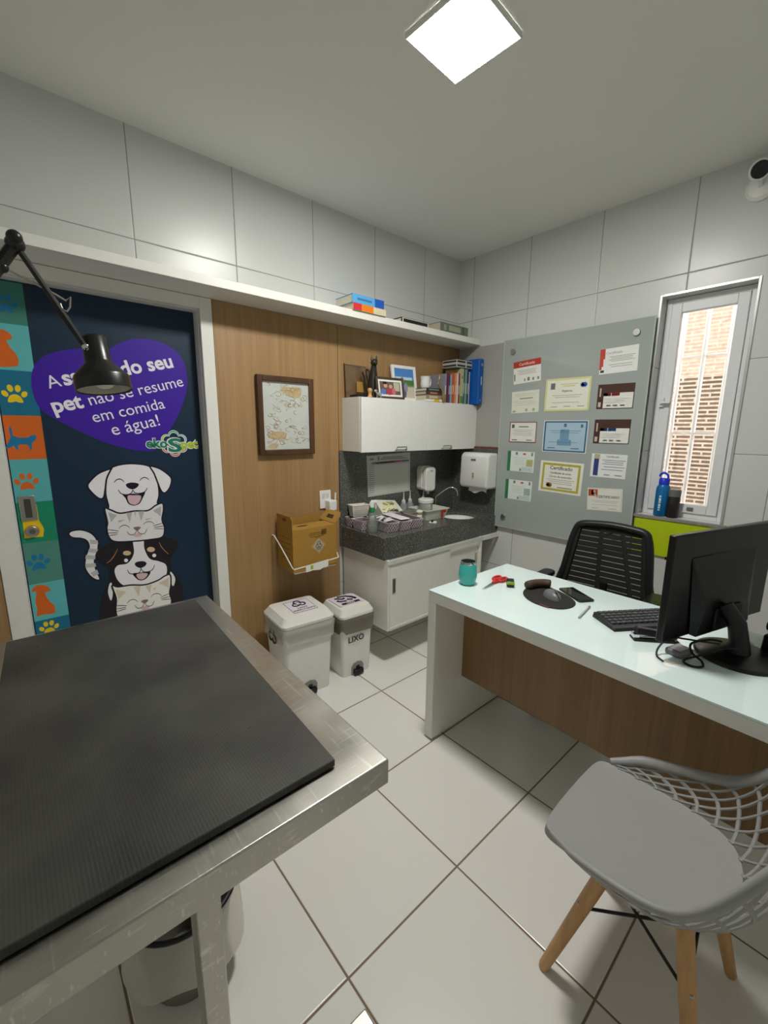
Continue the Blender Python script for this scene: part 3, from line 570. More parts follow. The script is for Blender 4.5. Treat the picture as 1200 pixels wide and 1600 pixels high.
# flower logo with its name
lg = bmesh.new(); LCOL = ['dfe9e4', '0f7a5c', 'b5c91f', '1fa07a', '7fb4e0', 'a9c93a', 'e0683f', 'd63f4d', 'b565b0', '0a2a45']
cx, cz = LOGO
def lpoly(pts, mi, layer):
    y = YD - .00018*layer - .0002
    f = lg.faces.new([lg.verts.new(wm(LEAF).inverted() @ Vector((p[0], y, p[1]))) for p in pts]); f.material_index = mi
for k, mi in enumerate((3, 4, 8, 7, 6, 5)):
    a = R(90 - 60*k); px, pz = cx + .040*math.cos(a), cz + .040*math.sin(a)
    lpoly(ell(px, pz, .0265, .0265, n=22), 0, 3)
for k, mi in enumerate((3, 4, 8, 7, 6, 5)):
    a = R(90 - 60*k); px, pz = cx + .040*math.cos(a), cz + .040*math.sin(a)
    lpoly(ell(px, pz, .0235, .0235, n=22), mi, 3.5)
for k in range(6):
    a = R(90 - 60*k); px, pz = cx + .036*math.cos(a), cz + .036*math.sin(a); lpoly(ell(px, pz, .0215, .0215, n=22), 0, 4)
for k in range(6):
    a = R(90 - 60*k); px, pz = cx + .034*math.cos(a), cz + .034*math.sin(a); lpoly(ell(px, pz, .0195, .0195, n=22), 9, 4.5)
lpoly(ell(cx, cz, .036, .036, n=24), 9, 5)
def lw(s, a, b, mi, size):
    x0, x1 = Vector(a), Vector(b)
    for off, m_, ly in ((.05, 0, 6), (.0, mi, 7)):
        me = text_verts(s, 1.0, .03 + off, 0); xs = [v.co.x for v in me.vertices]; k = (x1-x0).length/max(xs); d = x1-x0; an = math.atan2(d.y, d.x)
        me.transform(basis((x0.x, YD-.00018*ly-.0002, x0.y), (math.cos(an)*k, 0, math.sin(an)*k), (-math.sin(an)*size, 0, math.cos(an)*size), (0, -1, 0))); me.transform(wm(LEAF).inverted())
        n0 = len(lg.faces); lg.from_mesh(me); lg.faces.ensure_lookup_table()
        for f in lg.faces[n0:]: f.material_index = m_
        bpy.data.meshes.remove(me)
lw('eko', LOGO_e0, (LOGO_s0[0]-.002, LOGO_e0[1]-.001), 1, .062)
lw('pet', LOGO_p0, (LOGO_tend[0]-.004, LOGO_tend[1]), 2, .062)
lw('S', (LOGO_s0[0], LOGO_s0[1]), (LOGO_p0[0]+.004, LOGO_s0[1]), 1, .092)
me = bpy.data.meshes.new('flower_logo'); lg.to_mesh(me); lg.free()
for c in LCOL: me.materials.append(M(c, .5, var=.01))
o = bpy.data.objects.new('flower_logo', me); COL.objects.link(o); o.parent = LEAF
# pull plate and lock
f = MB(); f.box(-2.757, -2.702, .0545, .0597, 1.068, 1.176); hp = f.build('pull_plate', METAL, LEAF, world=True, bevel=.002)
f = MB(); f.box(-2.741, -2.718, .0535, .0546, 1.082, 1.162); f.build('finger_slot', M('5c5b54', .4, metal=.8), hp, world=True, bevel=.004)
f = MB(); f.cyl((-2.727, .0597, 1.022), (-2.727, .045, 1.022), .026, .022); kn = f.build('lock', METAL, LEAF, world=True, bevel=.002)
f = MB(); f.cyl((-2.727, .045, 1.022), (-2.727, .041, 1.022), .011); f.box(-2.7285, -2.7255, .036, .041, 1.012, 1.032); f.build('turn_piece', CHROME, kn, world=True)
# ================================================================ FURNITURE
# wall shelf
o = MB().box(XB+.01, -.0085, -.22, -.0005, 2.086, 2.126).build('wall_shelf', WHITE, world=True, loc=(-1.7, -.11, 2.086), bevel=.0015)
tag(o, 'long white wall shelf above the door and the wall cabinet', 'shelf')

# ---- exam table (rotated slightly)
TZ = .88
T = thing('exam_table', 'stainless steel examination table with scratched raised rim', 'examination table', (-2.572, -1.279, 0), R(-1.45))
hw, hl, rim = .2625, .4975, .036
f = MB()
# rim top, inner slope, tray bottom, outer skirt as one folded sheet
def rect(x, y, z): return [Vector((-x-.073, -y, z)), Vector((x, -y, z)), Vector((x, y, z)), Vector((-x-.073, y, z))]
loops = [rect(hw-.012, hl-.012, TZ-.05), rect(hw, hl, TZ-.05), rect(hw, hl, TZ-.002), rect(hw-.002, hl-.002, TZ), rect(hw-rim, hl-rim, TZ), rect(hw-rim-.03, hl-rim-.03, TZ-.004)]
vl = [[f.b.verts.new(p) for p in l] for l in loops]
for a, b in zip(vl, vl[1:]): f.bridge(a, b)
f.b.faces.new(vl[-1]); 
vb = [f.b.verts.new(p) for p in rect(hw-.012, hl-.012, TZ-.012)]; f.bridge(vb, vl[0]); f.b.faces.new(vb[::-1])
f.build('tabletop', STEEL, T, bevel=.0015)
for s in (-1, 1):
    f = MB(); y = -.385 if s < 0 else .385
    f.box(-.02-.035, .02-.035, y-.02, y+.02, .063, TZ-.013); f.build('leg', STEEL, T, bevel=.003)
    f = MB(); f.box(-.32, .31, y-.02, y+.02, .022, .063); ft = f.build('foot_bar', STEEL, T, bevel=.004)
    for sx in (-.29, .28): MB().cyl((sx, y, 0), (sx, y, .022), .016, .014).build('rubber_foot', BLACK_M, ft)
f = MB(); f.box(-.05, -.02, -.3645, .3645, TZ-.075, TZ-.045); f.build('stretcher', STEEL, T, bevel=.003)
f = MB(); zb = TZ+.0006
f.prism([(-2.833, -.816), (-2.352, -.838), (-2.405, -1.735), (-2.883, -1.722)], lambda a, b: Vector((a, b, zb)), lambda a, b: Vector((a, b, zb+.014)))
o = f.build('rubber_mat', RUBBER, world=True, loc=(-2.6, -1.28, zb), bevel=.002)
tag(o, 'worn black rubber mat covering the steel examination table', 'mat')

# ---- waste bin under the table
B = thing('waste_bin', 'round grey bin with white bag under the steel table', 'bin', (-2.56, -1.23, 0))
f = MB(); f.lathe([(.088, 0), (.094, .004), (.128, .25), (.134, .255), (.126, .255), (.086, .01), (.0, .01)], cap=False); f.build('bucket', M('77746a', .5), B)
f = MB(); pr = []
for i, (r, z) in enumerate([(.123, .235), (.130, .268), (.138, .266), (.143, .235), (.142, .19), (.147, .14), (.150, .105)]): pr.append((r, z))
n = 40; rings = []
for j, (r, z) in enumerate(pr):
    rings.append([f.b.verts.new((r*(1+.02*math.sin(7*2*PI*i/n+j)*min(1, j/3))*math.cos(2*PI*i/n), r*(1+.02*math.sin(7*2*PI*i/n+j)*min(1, j/3))*math.sin(2*PI*i/n), z + (.018*math.sin(3*2*PI*i/n+1) if j > 4 else 0))) for i in range(n)])
for a, b in zip(rings, rings[1:]): f.bridge(a, b)
f.build('bin_bag', glass_mat('thin_white_bag', 'dedbd0', .3, .6), B)
f = MB(); f.tube([(.139*math.cos(2*PI*i/36), .139*math.sin(2*PI*i/36), .272) for i in range(36)], .006, closed=True); f.build('rim_hoop', BLACK, B)

# ---- desk
K = thing('desk', 'white office desk with pale glass top and oak front panel', 'desk', (-1.12, -1.79, 0), R(-1.2))
f = MB(); f.box(-.305, .305, -.76, .742, .70, .744); f.build('desktop', WHITE, K, bevel=.0015)
f = MB(); f.box(-.305, .305, -.76, .742, .7445, .752); f.build('glass_top', M('e4f5f3', .04, var=.01, coat=.5), K, bevel=.001)
for y0 in (.697, -.76):
    f = MB(); f.box(-.305, .305, y0, y0+.045, .012, .6995); sp_ = f.build('side_panel', WHITE, K, bevel=.0015)
    for sx in (-.28, .28): MB().cyl((sx, y0+.022, 0), (sx, y0+.022, .012), .014).build('glide', BLACK_M, sp_)
f = MB(); f.box(-.1, -.082, -.715, .6965, .265, .6995); f.build('front_panel', WOODDESK, K, bevel=.001)

# ---- shell chair with lattice sides
CH = thing('shell_chair', 'grey plastic lattice shell chair on wooden legs', 'chair', (-1.652, -2.05, 0))
GREY = M('9b9b9a', .5, var=.02)
def half(pts): return pts + [(-x, y, z) for x, y, z in pts[-2::-1]]
def resample(pts, n):
    P = spline(pts, 12, False); L = [0]
    for a, b in zip(P, P[1:]): L.append(L[-1] + (b-a).length)
    out, k = [], 0
    for i in range(n+1):
        t = L[-1]*i/n
        while k < len(L)-2 and L[k+1] < t: k += 1
        out.append(P[k].lerp(P[k+1], (t-L[k])/max(1e-9, L[k+1]-L[k])))
    return out
NR = 400
RIM = resample(half([(-.185, .172, .448), (-.203, .14, .459), (-.228, .09, .476), (-.243, 0, .496), (-.248, -.07, .516), (-.244, -.12, .545), (-.232, -.16, .592), (-.21, -.20, .66), (-.16, -.25, .745), (-.08, -.285, .795), (0, -.295, .805)]), NR)
PAD = resample(half([(-.181, .168, .441), (-.186, .12, .438), (-.188, .05, .436), (-.182, -.03, .437), (-.166, -.09, .44), (-.132, -.14, .443), (-.075, -.168, .446), (0, -.178, .447)]), NR)
def shell(u, v):
    """u in [0,1] round the open edge from the left front corner behind the sitter to the right front; v 0 at the pad, 1 at the rim"""
    i = min(NR, max(0, round(u*NR))); p, r = PAD[i], RIM[i]; s, c = math.sin(v*PI/2), 1-math.cos(v*PI/2)
    return Vector((p.x + (r.x-p.x)*(.8*s+.2*v), p.y + (r.y-p.y)*(.7*s+.3*v), p.z + (r.z-p.z)*(.75*c+.25*v)))
NU = 72
f = MB()
rows = [shell(i/NU, 0) for i in range(NU+1)]
front = [Vector((x, y, .441)) for x, y in [tuple(p) for p in spline([(-.181, .168), (-.174, .19), (-.15, .203), (-.08, .208), (0, .209), (.08, .208), (.15, .203), (.174, .19), (.181, .168)], 3, False)]]
outl = rows + front[::-1][1:-1]
rg = []
for s, dz in ((.985, -.014), (1.012, -.006), (1.0, .001), (.96, -.001), (.8, -.005), (.5, -.009), (.2, -.011)):
    rg.append([f.b.verts.new(Vector((p.x*s, p.y*s, .437 + (p.z-.437)*s + dz - (.014*max(0, min(1, (p.y-.1)/.08)) if dz < -.005 and s > .9 else 0)))) for p in outl])
for a, b in zip(rg, rg[1:]): f.bridge(a, b)
f.b.faces.new(rg[-1])
bt = [f.b.verts.new(Vector((p.x*.9, p.y*.9, .412))) for p in outl]; f.bridge(bt, rg[0]); f.b.faces.new(bt[::-1])
f.build('seat', GREY, CH, smooth=50)
# rim
f = MB(); pts = [shell(i/96, 1) for i in range(97)]
f.tube(pts, [.006 + .004*min(1, min(i, 96-i)/6) for i in range(97)], n=10, flat=1.5); f.build('rim', GREY, CH, smooth=60)
# lattice: two families of diagonal ribs woven between pad and rim
f = MB(); nr = 19; sl = .17
for fam in (-1, 1):
    for k in range(-3, nr+4):
        u0 = k/nr; pts = []
        for j in range(15):
            v = j/14; u = u0 + fam*sl*(v-.5)
            if 0.012 <= u <= .988: pts.append(shell(u, v) + Vector((0, 0, .0006*fam)))
        if len(pts) > 2: f.tube(pts, .0038, n=6, flat=1.5)
f.build('lattice', GREY, CH, smooth=60)
legs = {'a': ((-.105, .05, .412), (-.173, .167, 0)), 'b': ((-.105, -.10, .412), (-.173, -.18, 0)), 'c': ((.105, -.10, .412), (.199, -.183, 0)), 'd': ((.105, .05, .412), (.199, .167, 0))}
for k, (t_, b_) in legs.items():
    f = MB(); t_, b_ = Vector(t_), Vector(b_)
    f.tube([b_ + Vector((0, 0, .0)), b_.lerp(t_, .02), b_.lerp(t_, .3), b_.lerp(t_, .7), t_], [.0115, .014, .016, .0185, .019], n=14); lg_ = f.build('leg', BEECH, CH)
    q = b_.lerp(t_, .62); f = MB(); f.sphere(q + Vector((0, 0, 0)) + (q - Vector((0, -.02, q.z))).normalized()*.0165, .0055, n=8); f.build('bolt', METAL, lg_)
f = MB()
def at(k, s): t_, b_ = map(Vector, legs[k]); return b_.lerp(t_, s)
for p, q in (('a', 'b'), ('b', 'c'), ('c', 'd'), ('d', 'a')):
    for m1, m2 in ((.58, .93), (.93, .58)): f.tube([at(p, m1), at(q, m2)], .0038, n=6)
f.tube([at('a', .99) + Vector((0, 0, .003)), at('c', .99)], .006); f.tube([at('b', .99) + Vector((0, 0, .003)), at('d', .99)], .006)
f.build('wire_brace', BLACK, CH)

# ---- office chair
OC = thing('office_chair', 'black office chair with slotted mesh back behind the desk', 'office chair', (-.49, -1.42, 0), R(4))
# backrest plane leans away from the desk; local -x faces the desk
def bk(y, z): return Vector((.06 + .16*(z-.62)**1.0 - .28*y*y*.6, y, z))
f = MB()
def hwid(z): t = (z-.60)/.375; return .225*(1-t) + .178*t
outer = [(-hwid(.60), .60), (-hwid(.7), .70), (-hwid(.85), .85)] + [(-.176, .925), (-.16, .947), (-.12, .957), (0, .965), (.12, .957), (.16, .947), (.176, .925)] + [(hwid(.85), .85), (hwid(.7), .70), (hwid(.60), .60), (.1, .585), (-.1, .585)]
ring3 = [bk(*p) for p in spline(outer, 4)]
f.tube(ring3, .021, n=8, closed=True); f.build('back_frame', BLACK, OC, smooth=60)
f = MB(); rowsn = 12
for i in range(rowsn):
    z = .61 + i*.0295; w_ = hwid(z) - .012
    if z > .91: w_ -= .02
    P = [[bk(-w_ + 2*w_*k/12, z + dz) + Vector((dx, 0, 0)) for dz in (-.0128, .0128)] for k in range(13) for dx in (0,)]
    f.grid(P); f.grid([[p + Vector((.006, 0, 0)) for p in r] for r in P][::-1])
for a0, b0 in (((-.05, .945), (-.14, .60)), ((.05, .945), (.03, .60)), ((-.02, .945), (.02, .91))):
    pts = [bk(a0[0] + (b0[0]-a0[0])*t/8, a0[1] + (b0[1]-a0[1])*t/8) + Vector((.008, 0, 0)) for t in range(9)]
    f.tube(pts, .011, n=6)
for s in (-1, 1): f.tube([bk(s*(hwid(z)-.02), z) for z in (.60, .7, .8, .9, .93)], .016, n=6)
f.build('back_slats', BLACK_M, OC, smooth=40)
f = MB()
ss = [(-x_, y_) for x_, y_ in rrect(-.05, .41, -.225, .225, .09, 6)]
for s0, z0 in ():
    pass
rg = []
for s, z in ((.9, .43), (1, .445), (1, .47), (.96, .485), (.8, .49), (.4, .487)):
    rg.append([f.b.verts.new((-.18 + (p[0]+.18)*s, p[1]*s, z)) for p in ss])
for a, b in zip(rg, rg[1:]): f.bridge(a, b)
f.b.faces.new(rg[0][::-1]); f.b.faces.new(rg[-1]); f.build('seat', BLACK_M, OC, smooth=50)
f = MB(); f.tube([(.02, 0, .42), (.075, 0, .44), (.09, 0, .52), (.075, 0, .60), (.07, 0, .66)], .018, flat=1.8); f.build('back_bar', BLACK, OC)
for s in (-1, 1):
    f = MB(); f.tube([(-.12, s*.2, .435), (-.12, s*.265, .44), (-.12, s*.275, .5), (-.10, s*.275, .655)], .014); ar = f.build('armrest', BLACK, OC)
    f = MB(); pl = rrect(-.215, .02, s*.27-.035, s*.27+.035, .03)
    f.prism(pl, lambda a, b: Vector((a, b, .655)), lambda a, b: Vector((a, b, .682))); f.build('arm_pad', M('1b1b1d', .28), ar, bevel=.008)
f = MB(); f.cyl((-.13, 0, .10), (-.13, 0, .30), .028).cyl((-.13, 0, .30), (-.13, 0, .43), .016); f.build('gas_lift', BLACK, OC)
for i in range(5):
    a = R(0 + 72*i - 4); c, s = math.cos(a), math.sin(a)
    f = MB(); f.tube([(-.13, 0, .115), (-.13 + .11*c, .11*s, .105), (-.13 + .24*c, .24*s, .075)], [.026, .02, .015], n=8); lg_ = f.build('base_leg', BLACK, OC)
    f = MB(); ax = Vector((-s, c, 0)); ct = Vector((-.13 + .24*c, .24*s, .03)); f.cyl(ct - ax*.018, ct + ax*.018, .03, n=16); f.cyl(ct, ct + Vector((0, 0, .05)), .007); f.build('caster', BLACK_M, lg_)

# ---- washbasin counter
cz0, cz1 = .695, .83
CT = thing('granite_counter', 'dark grey granite washbasin counter with deep front edge', 'counter', (-.58, -.225, cz0))
f = MB()
SX, SY, SR = -.272, -.284, .134
# slab with a round hole for the basin
outer = [(-1.158, -.452), (-.001, -.452), (-.001, -.0215), (-1.158, -.0215)]
n = 40; V1, V0 = [], []
def edgept(a):
    c, s = math.cos(a), math.sin(a); t = min(((-.001-SX)/c if c > 1e-9 else 1e9), ((-1.158-SX)/c if c < -1e-9 else 1e9), ((-.0215-SY)/s if s > 1e-9 else 1e9), ((-.452-SY)/s if s < -1e-9 else 1e9))
    return (SX + c*t, SY + s*t)
angs = sorted([2*PI*i/n for i in range(n)] + [math.atan2(y-SY, x-SX) % (2*PI) for x, y in outer])
hi = [f.b.verts.new((SX + SR*math.cos(a), SY + SR*math.sin(a), cz1)) for a in angs]; ho = [f.b.verts.new((*edgept(a), cz1)) for a in angs]
li = [f.b.verts.new((SX + SR*math.cos(a), SY + SR*math.sin(a), cz1-.02)) for a in angs]; lo = [f.b.verts.new((*edgept(a), cz1-.02)) for a in angs]
f.bridge(ho, hi); f.bridge(hi, li); f.bridge(li, lo); f.bridge(lo, ho)
f.box(-1.158, -.001, -.452, -.432, cz0, cz1-.0195); f.box(-1.158, -1.138, -.432, -.0215, cz0, cz1-.0195)
f.build('worktop', GRANITE, CT, world=True, smooth=20)
f = MB(); f.box(-1.166, -.001, -.021, -.0005, cz0, 1.323); struct(f.build('trim_5', GRANITE, smooth=0))
f = MB(); f.box(-.021, -.0005, -.452, -.0215, cz1+.0005, 1.325); struct(f.build('trim_6', GRANITE, smooth=0))
f = MB(); f.box(-.021, -.0008, -.452, -.0215, 1.3255, 1.336); struct(f.build('trim_7', M('6d3c30', .5)))
f = MB(); f.lathe([(SR-.004, cz1-.021), (SR-.006, cz1-.03), (.112, cz1-.07), (.06, cz1-.112), (.018, cz1-.118), (.018, cz1-.125), (.066, cz1-.121), (.12, cz1-.075), (SR+.004, cz1-.03), (SR+.004, cz1-.021)], c=(SX, SY, 0), cap=False)
f.build('basin', M('f0efe9', .15, coat=.4), CT, world=True)
f = MB(); f.cyl((SX, SY, cz1-.1185), (SX, SY, cz1-.114), .016); f.build('drain', CHROME, CT, world=True)

# ---- tap
FA = thing('faucet', 'slim chrome gooseneck tap beside the basin', 'tap', (-.285, -.068, cz1+.0004))
f = MB(); pts = spline([(0, 0, .0), (0, 0, .10), (.004, -.006, .125), (.045, -.07, .185), (.062, -.098, .197), (.078, -.122, .19), (.088, -.14, .165), (.09, -.144, .135)], 5, False)
f.tube(pts, .0065, n=12); f.build('spout', CHROME, FA, smooth=60)
f = MB(); f.lathe([(.02, 0), (.02, .01), (.013, .016), (.012, .04)]); f.build('base', CHROME, FA)
f = MB(); f.cyl((0, 0, .03), (.05, -.012, .03), .009).box(.038, .062, -.024, 0, .02, .042); f.build('handle', CHROME, FA, bevel=.002)

# ---- lower cabinet
LC = thing('base_cabinet', 'white wall-hung cabinet with sliding doors below granite counter', 'cabinet', (-.67, -.24, .24))
f = MB(); x0, x1 = -1.142, -.205
f.box(x0, x0+.016, -.468, -.0215, .24, cz0-.001).box(x1-.016, x1, -.468, -.0215, .24, cz0-.001).box(x0+.016, x1-.016, -.468, -.0215, .24, .258).box(x0+.016, x1-.016, -.45, -.0215, .665, cz0-.001).box(x0+.016, x1-.016, -.03, -.0215, .258, .665)
f.build('body', WHITE, LC, world=True, bevel=.001)
f = MB(); f.box(x0, x1, -.474, -.4685, cz0-.03, cz0-.002).box(x0+.016, x1-.016, -.474, -.4685, .24, .256); f.build('track', M('d2d2cc', .4), LC, world=True, bevel=.001)
f = MB(); f.box(x0+.02, -.565, -.466, -.45, .2585, .664); d1 = f.build('sliding_door', WHITE, LC, world=True, bevel=.001)
f = MB(); f.box(-1.102, -1.076, -.4685, -.4655, .475, .572); h_ = f.build('recessed_pull', METAL, d1, world=True, bevel=.001)
f = MB(); f.box(-1.098, -1.080, -.4692, -.4684, .482, .565); f.build('recess', M('55544f', .4), h_, world=True)
f = MB(); f.box(-.585, x1-.02, -.446, -.432, .2585, .664); d2 = f.build('sliding_door', WHITE, LC, world=True, bevel=.001)
f = MB(); f.box(-.256, -.234, -.4485, -.4455, .475, .572); f.build('recessed_pull', METAL, d2, world=True, bevel=.001)
o = MB().box(-.2045, -.001, -.474, -.456, cz0-.032, cz0-.001).build('counter_rail', WHITE, world=True, loc=(-.1, -.465, cz0-.032), bevel=.001)
tag(o, 'short white rail from base cabinet to the right wall', 'rail')

# ---- upper cabinet
UC = thing('wall_cabinet', 'white wall cabinet with two flap doors under the shelf', 'cabinet', (-.57, -.12, 1.325))
f = MB(); f.box(-1.142, -.0065, -.198, -.021, 1.326, 1.655); f.build('body', WHITE, UC, world=True, bevel=.001)
for x0, x1, hx in ((-1.141, -.562, -.813), (-.559, -.0075, -.355)):
    f = MB(); f.box(x0, x1, -.216, -.1985, 1.322, 1.652); d_ = f.build('door', WHITE_P, UC, world=True, bevel=.001)
    f = MB(); f.tube([(hx-.048, -.214, 1.329), (hx-.047, -.228, 1.331), (hx-.042, -.231, 1.35), (hx+.042, -.231, 1.35), (hx+.047, -.228, 1.331), (hx+.048, -.214, 1.329)], .0045, n=8); f.build('handle', METAL, d_, world=True)
# ================================================================ SMALL THINGS
def wallm(x, y, z):      # lettering basis on the left wall (reads along +x, faces -y)
    return basis((x, y, z), (1, 0, 0), (0, 0, 1), (0, -1, 0))
def rwallm(x, y, z):     # on the right wall (reads along -y, faces -x)
    return basis((x, y, z), (0, -1, 0), (0, 0, 1), (-1, 0, 0))
def local(o, m): return wm(o).inverted() @ m

# ---- framed drawing on the oak cladding
FP = thing('framed_picture', 'brown framed pale sketch of animals on oak panelling', 'picture', (-1.542, -.0205, 1.315))
f = MB(); x0, x1, z0, z1, t = -1.718, -1.366, 1.316, 1.749, .03
f.box(x0, x0+t, -.05, -.0205, z0, z1).box(x1-t, x1, -.05, -.0205, z0, z1).box(x0+t, x1-t, -.05, -.0205, z1-t, z1).box(x0+t, x1-t, -.05, -.0205, z0, z0+t)
f.build('frame', wood_mat('dark_walnut', '3c2412', '5a3a20', 2), FP, world=True, bevel=.003)
f = MB(); f.box(x0+t-.002, x1-t+.002, -.036, -.022, z0+t-.002, z1-t+.002); pr = f.build('print', M('c6cbc4', .25, var=.12, scale=9, coat=.5), FP, world=True)
f = MB(); rr = random.Random(4)
w0, h0 = x1-x0-2*t, z1-z0-2*t
for k in range(80):
    u, v = rr.uniform(.08, .92), rr.uniform(.06, .95); s = rr.uniform(.006, .02); a = rr.uniform(0, 6); cx_, cz_ = x0+t+u*w0, z0+t+v*h0
    pts = [(cx_ + s*math.cos(a+q*.9)*(1+.5*math.sin(q*1.7+k)), -.0364, cz_ + s*math.sin(a+q*.9)*(.7+.4*math.cos(q+k))) for q in range(rr.randint(4, 7))]
    f.tube([tuple(p) for p in spline(pts, 4, False)], rr.uniform(.0006, .0014), n=5)
merge(pr, f.build('sketch_lines', M('a8875a', .7, var=.3), pr, world=True))
f = MB()
for (u0, v0, u1, v1) in ((.53, .80, .84, .93), (.12, .17, .48, .26), (.10, .03, .3, .09), (.40, .86, .55, .93)):
    P = [(x0+t+u*w0, z0+t+v*h0) for u, v in ((u0, v0), (u1-.06, v0-.02), (u1, v0+.5*(v1-v0)), (u1-.02, v1), (u0+.1, v1+.005), (u0-.02, v0+.4*(v1-v0)))]
    f.prism([tuple(p) for p in spline(P, 4)], lambda a, b: Vector((a, -.036, b)), lambda a, b: Vector((a, -.0363, b)))
merge(pr, f.build('sketch_patches', M('bda981', .7, var=.3, scale=90), pr, world=True))

# ---- outlet with plugged device
OU = thing('wall_outlet', 'white double wall outlet on the oak panelling', 'outlet', (-1.283, -.0205, .965))
f = MB(); f.box(-1.325, -1.243, -.029, -.0205, .967, 1.082); f.build('plate', WHITE_P, OU, world=True, bevel=.003)
for x in (-1.298, -1.27):
    f = MB(); f.box(x-.011, x+.011, -.0305, -.0288, 1.03, 1.064); f.build('socket', M('cfcfca', .4), OU, world=True, bevel=.002)
WR = thing('wifi_repeater', 'small white plug-in device with an upright antenna in the outlet', 'repeater', (-1.262, -.06, .955))
f = MB(); f.box(-1.29, -1.235, -.085, -.0292, .956, 1.022); f.build('body', WHITE_P, WR, world=True, bevel=.006)
f = MB(); f.tube([(-1.231, -.055, .99), (-1.229, -.055, 1.0), (-1.226, -.055, 1.065)], .005); f.build('antenna', WHITE_P, WR, world=True)

# ---- sharps box in its wire holder
CARD = M('a57d33', .75, var=.07, scale=14); CARD_I = M('a9834f', .8)
SB = thing('sharps_box', 'open tan cardboard sharps box with hazard diamond', 'box', (-1.482, -.12, .655))
x0, x1, y0, y1, z0, z1 = -1.63, -1.335, -.214, -.032, .657, .905; t = .003
f = MB(); f.box(x0, x1, y0, y0+t, z0, z1).box(x0, x1, y1-t, y1, z0, z1+.035).box(x0+t, x1-t, y0+t, y1-t, z0, z0+t).box(x1-t, x1, y0+t, y1-t, z0, z1)
f.prism([(y0+t, z0), (y0+t, z1+.055), (y0+.02, z1+.075), (y1-t, z1+.075), (y1-t, z0)], lambda a, b: Vector((x0, a, b)), lambda a, b: Vector((x0+t, a, b)))
carton = f.build('carton', CARD, SB, world=True, smooth=0)
f = MB(); f.box(x0+t, x1-t, y0+t, y1-.05, z1-.004, z1-.001); tp = f.build('inner_lid', CARD, SB, world=True)
f = MB(); f.prism(ell(-1.52, -.135, .038, .012), lambda a, b: Vector((a, b, z1-.001)), lambda a, b: Vector((a, b, z1-.0006))); f.build('drop_hole', M('2b1c0c', .9), tp, world=True)
f = MB()
def flap(a, b): return Vector((x1 + b*.52, a, z1 + b*.62))
hole = [(-.155, .03), (-.085, .03), (-.085, .055), (-.1, .065), (-.14, .065), (-.155, .055)]
out_ = [(y0+.012, 0), (y1, 0), (y1, .075), (y1-.02, .098), (y0+.03, .098), (y0+.005, .06)]
bmv = f.b
# flap as four strips round its hand hole
for q in ([(-.205, 0), (-.035, 0), (-.035, .03), (-.205, .03)], [(-.205, .03), (-.155, .03), (-.155, .062), (-.212, .062)], [(-.085, .03), (-.035, .03), (-.035, .062), (-.085, .062)], [(-.212, .062), (-.035, .062), (-.05, .098), (-.19, .098)]):
    f.prism(q, lambda a, b: flap(a, b), lambda a, b: flap(a, b) + Vector((-.002, 0, .002)))
f.build('side_flap', M('ab8540', .75, var=.06), SB, world=True, smooth=0)
f = MB(); f.prism(ell(-.125, .955, .024, .009), lambda a, b: Vector((x0-.0004, a, b)), lambda a, b: Vector((x0+.0005, a, b))); f.build('hand_hole', M('6d4b18', .9), SB, world=True)
f = MB(); cx_, cz_ = -1.46, .792
f.prism([(cx_-.048, cz_), (cx_, cz_-.048), (cx_+.048, cz_), (cx_, cz_+.048)], lambda a, b: Vector((a, y0, b)), lambda a, b: Vector((a, y0-.0006, b)))
dm = f.build('hazard_diamond', M('b9a98b', .7), SB, world=True)
f = MB()
P = [(cx_-.042, cz_), (cx_, cz_-.042), (cx_+.042, cz_), (cx_, cz_+.042)]
f.tube([(a, y0-.0006, b) for a, b in P], .0009, n=4, closed=True)
for k in range(3):
    a = R(90+120*k); f.tube([(cx_+.011*math.cos(a)+.010*math.cos(q), y0-.0007, cz_+.004+.011*math.sin(a)+.010*math.sin(q)) for q in [a+R(w_) for w_ in range(-145, 146, 29)]], .0018, n=5)
f.tube([(cx_+.008*math.cos(R(q)), y0-.0007, cz_+.004+.008*math.sin(R(q))) for q in range(0, 360, 30)], .001, n=4, closed=True)
for w_, zz in ((.03, -.017), (.022, -.023)): f.box(cx_-w_/2, cx_+w_/2, y0-.0012, y0-.0005, cz_+zz-.0012, cz_+zz+.0012)
f.build('biohazard_symbol', M('4a3d37', .7), dm, world=True)
f = MB()
for zz, a, b in ((.872, -1.52, -1.415), (.862, -1.525, -1.43), (.850, -1.515, -1.42), (.842, -1.48, -1.45)): f.box(a, b, y0-.0005, y0+.0001, zz-.002, zz+.002)
f.box(-1.44, -1.405, y0-.0005, y0+.0001, .855, .888)
for k in range(5): f.box(x0-.0005, x0+.0001, -.19, -.06, .85-.03*k, .853-.03*k)
merge(carton, f.build('printing', M('6a4d14', .75), SB, world=True))
WH = thing('wire_holder', 'white wire holder carrying the sharps box on the oak panelling', 'holder', (-1.48, -.12, .65))
f = MB(); f.tube([(-1.655, -.022, .85), (-1.655, -.045, .85), (-1.650, -.12, .79), (-1.645, -.232, .694), (-1.64, -.236, .688), (-1.345, -.236, .7), (-1.335, -.234, .703), (-1.325, -.21, .712), (-1.322, -.2, .722)], .0035, n=8)
f.tube([(-1.62, -.022, .6535), (-1.62, -.215, .6525), (-1.345, -.215, .6525), (-1.345, -.022, .6535)], .003)
f.build('wire', WHITE_P, WH, world=True, smooth=60)
TG = thing('paper_label', 'torn white label with a green mark hanging from the wire holder', 'label', (-1.49, -.2405, .66))
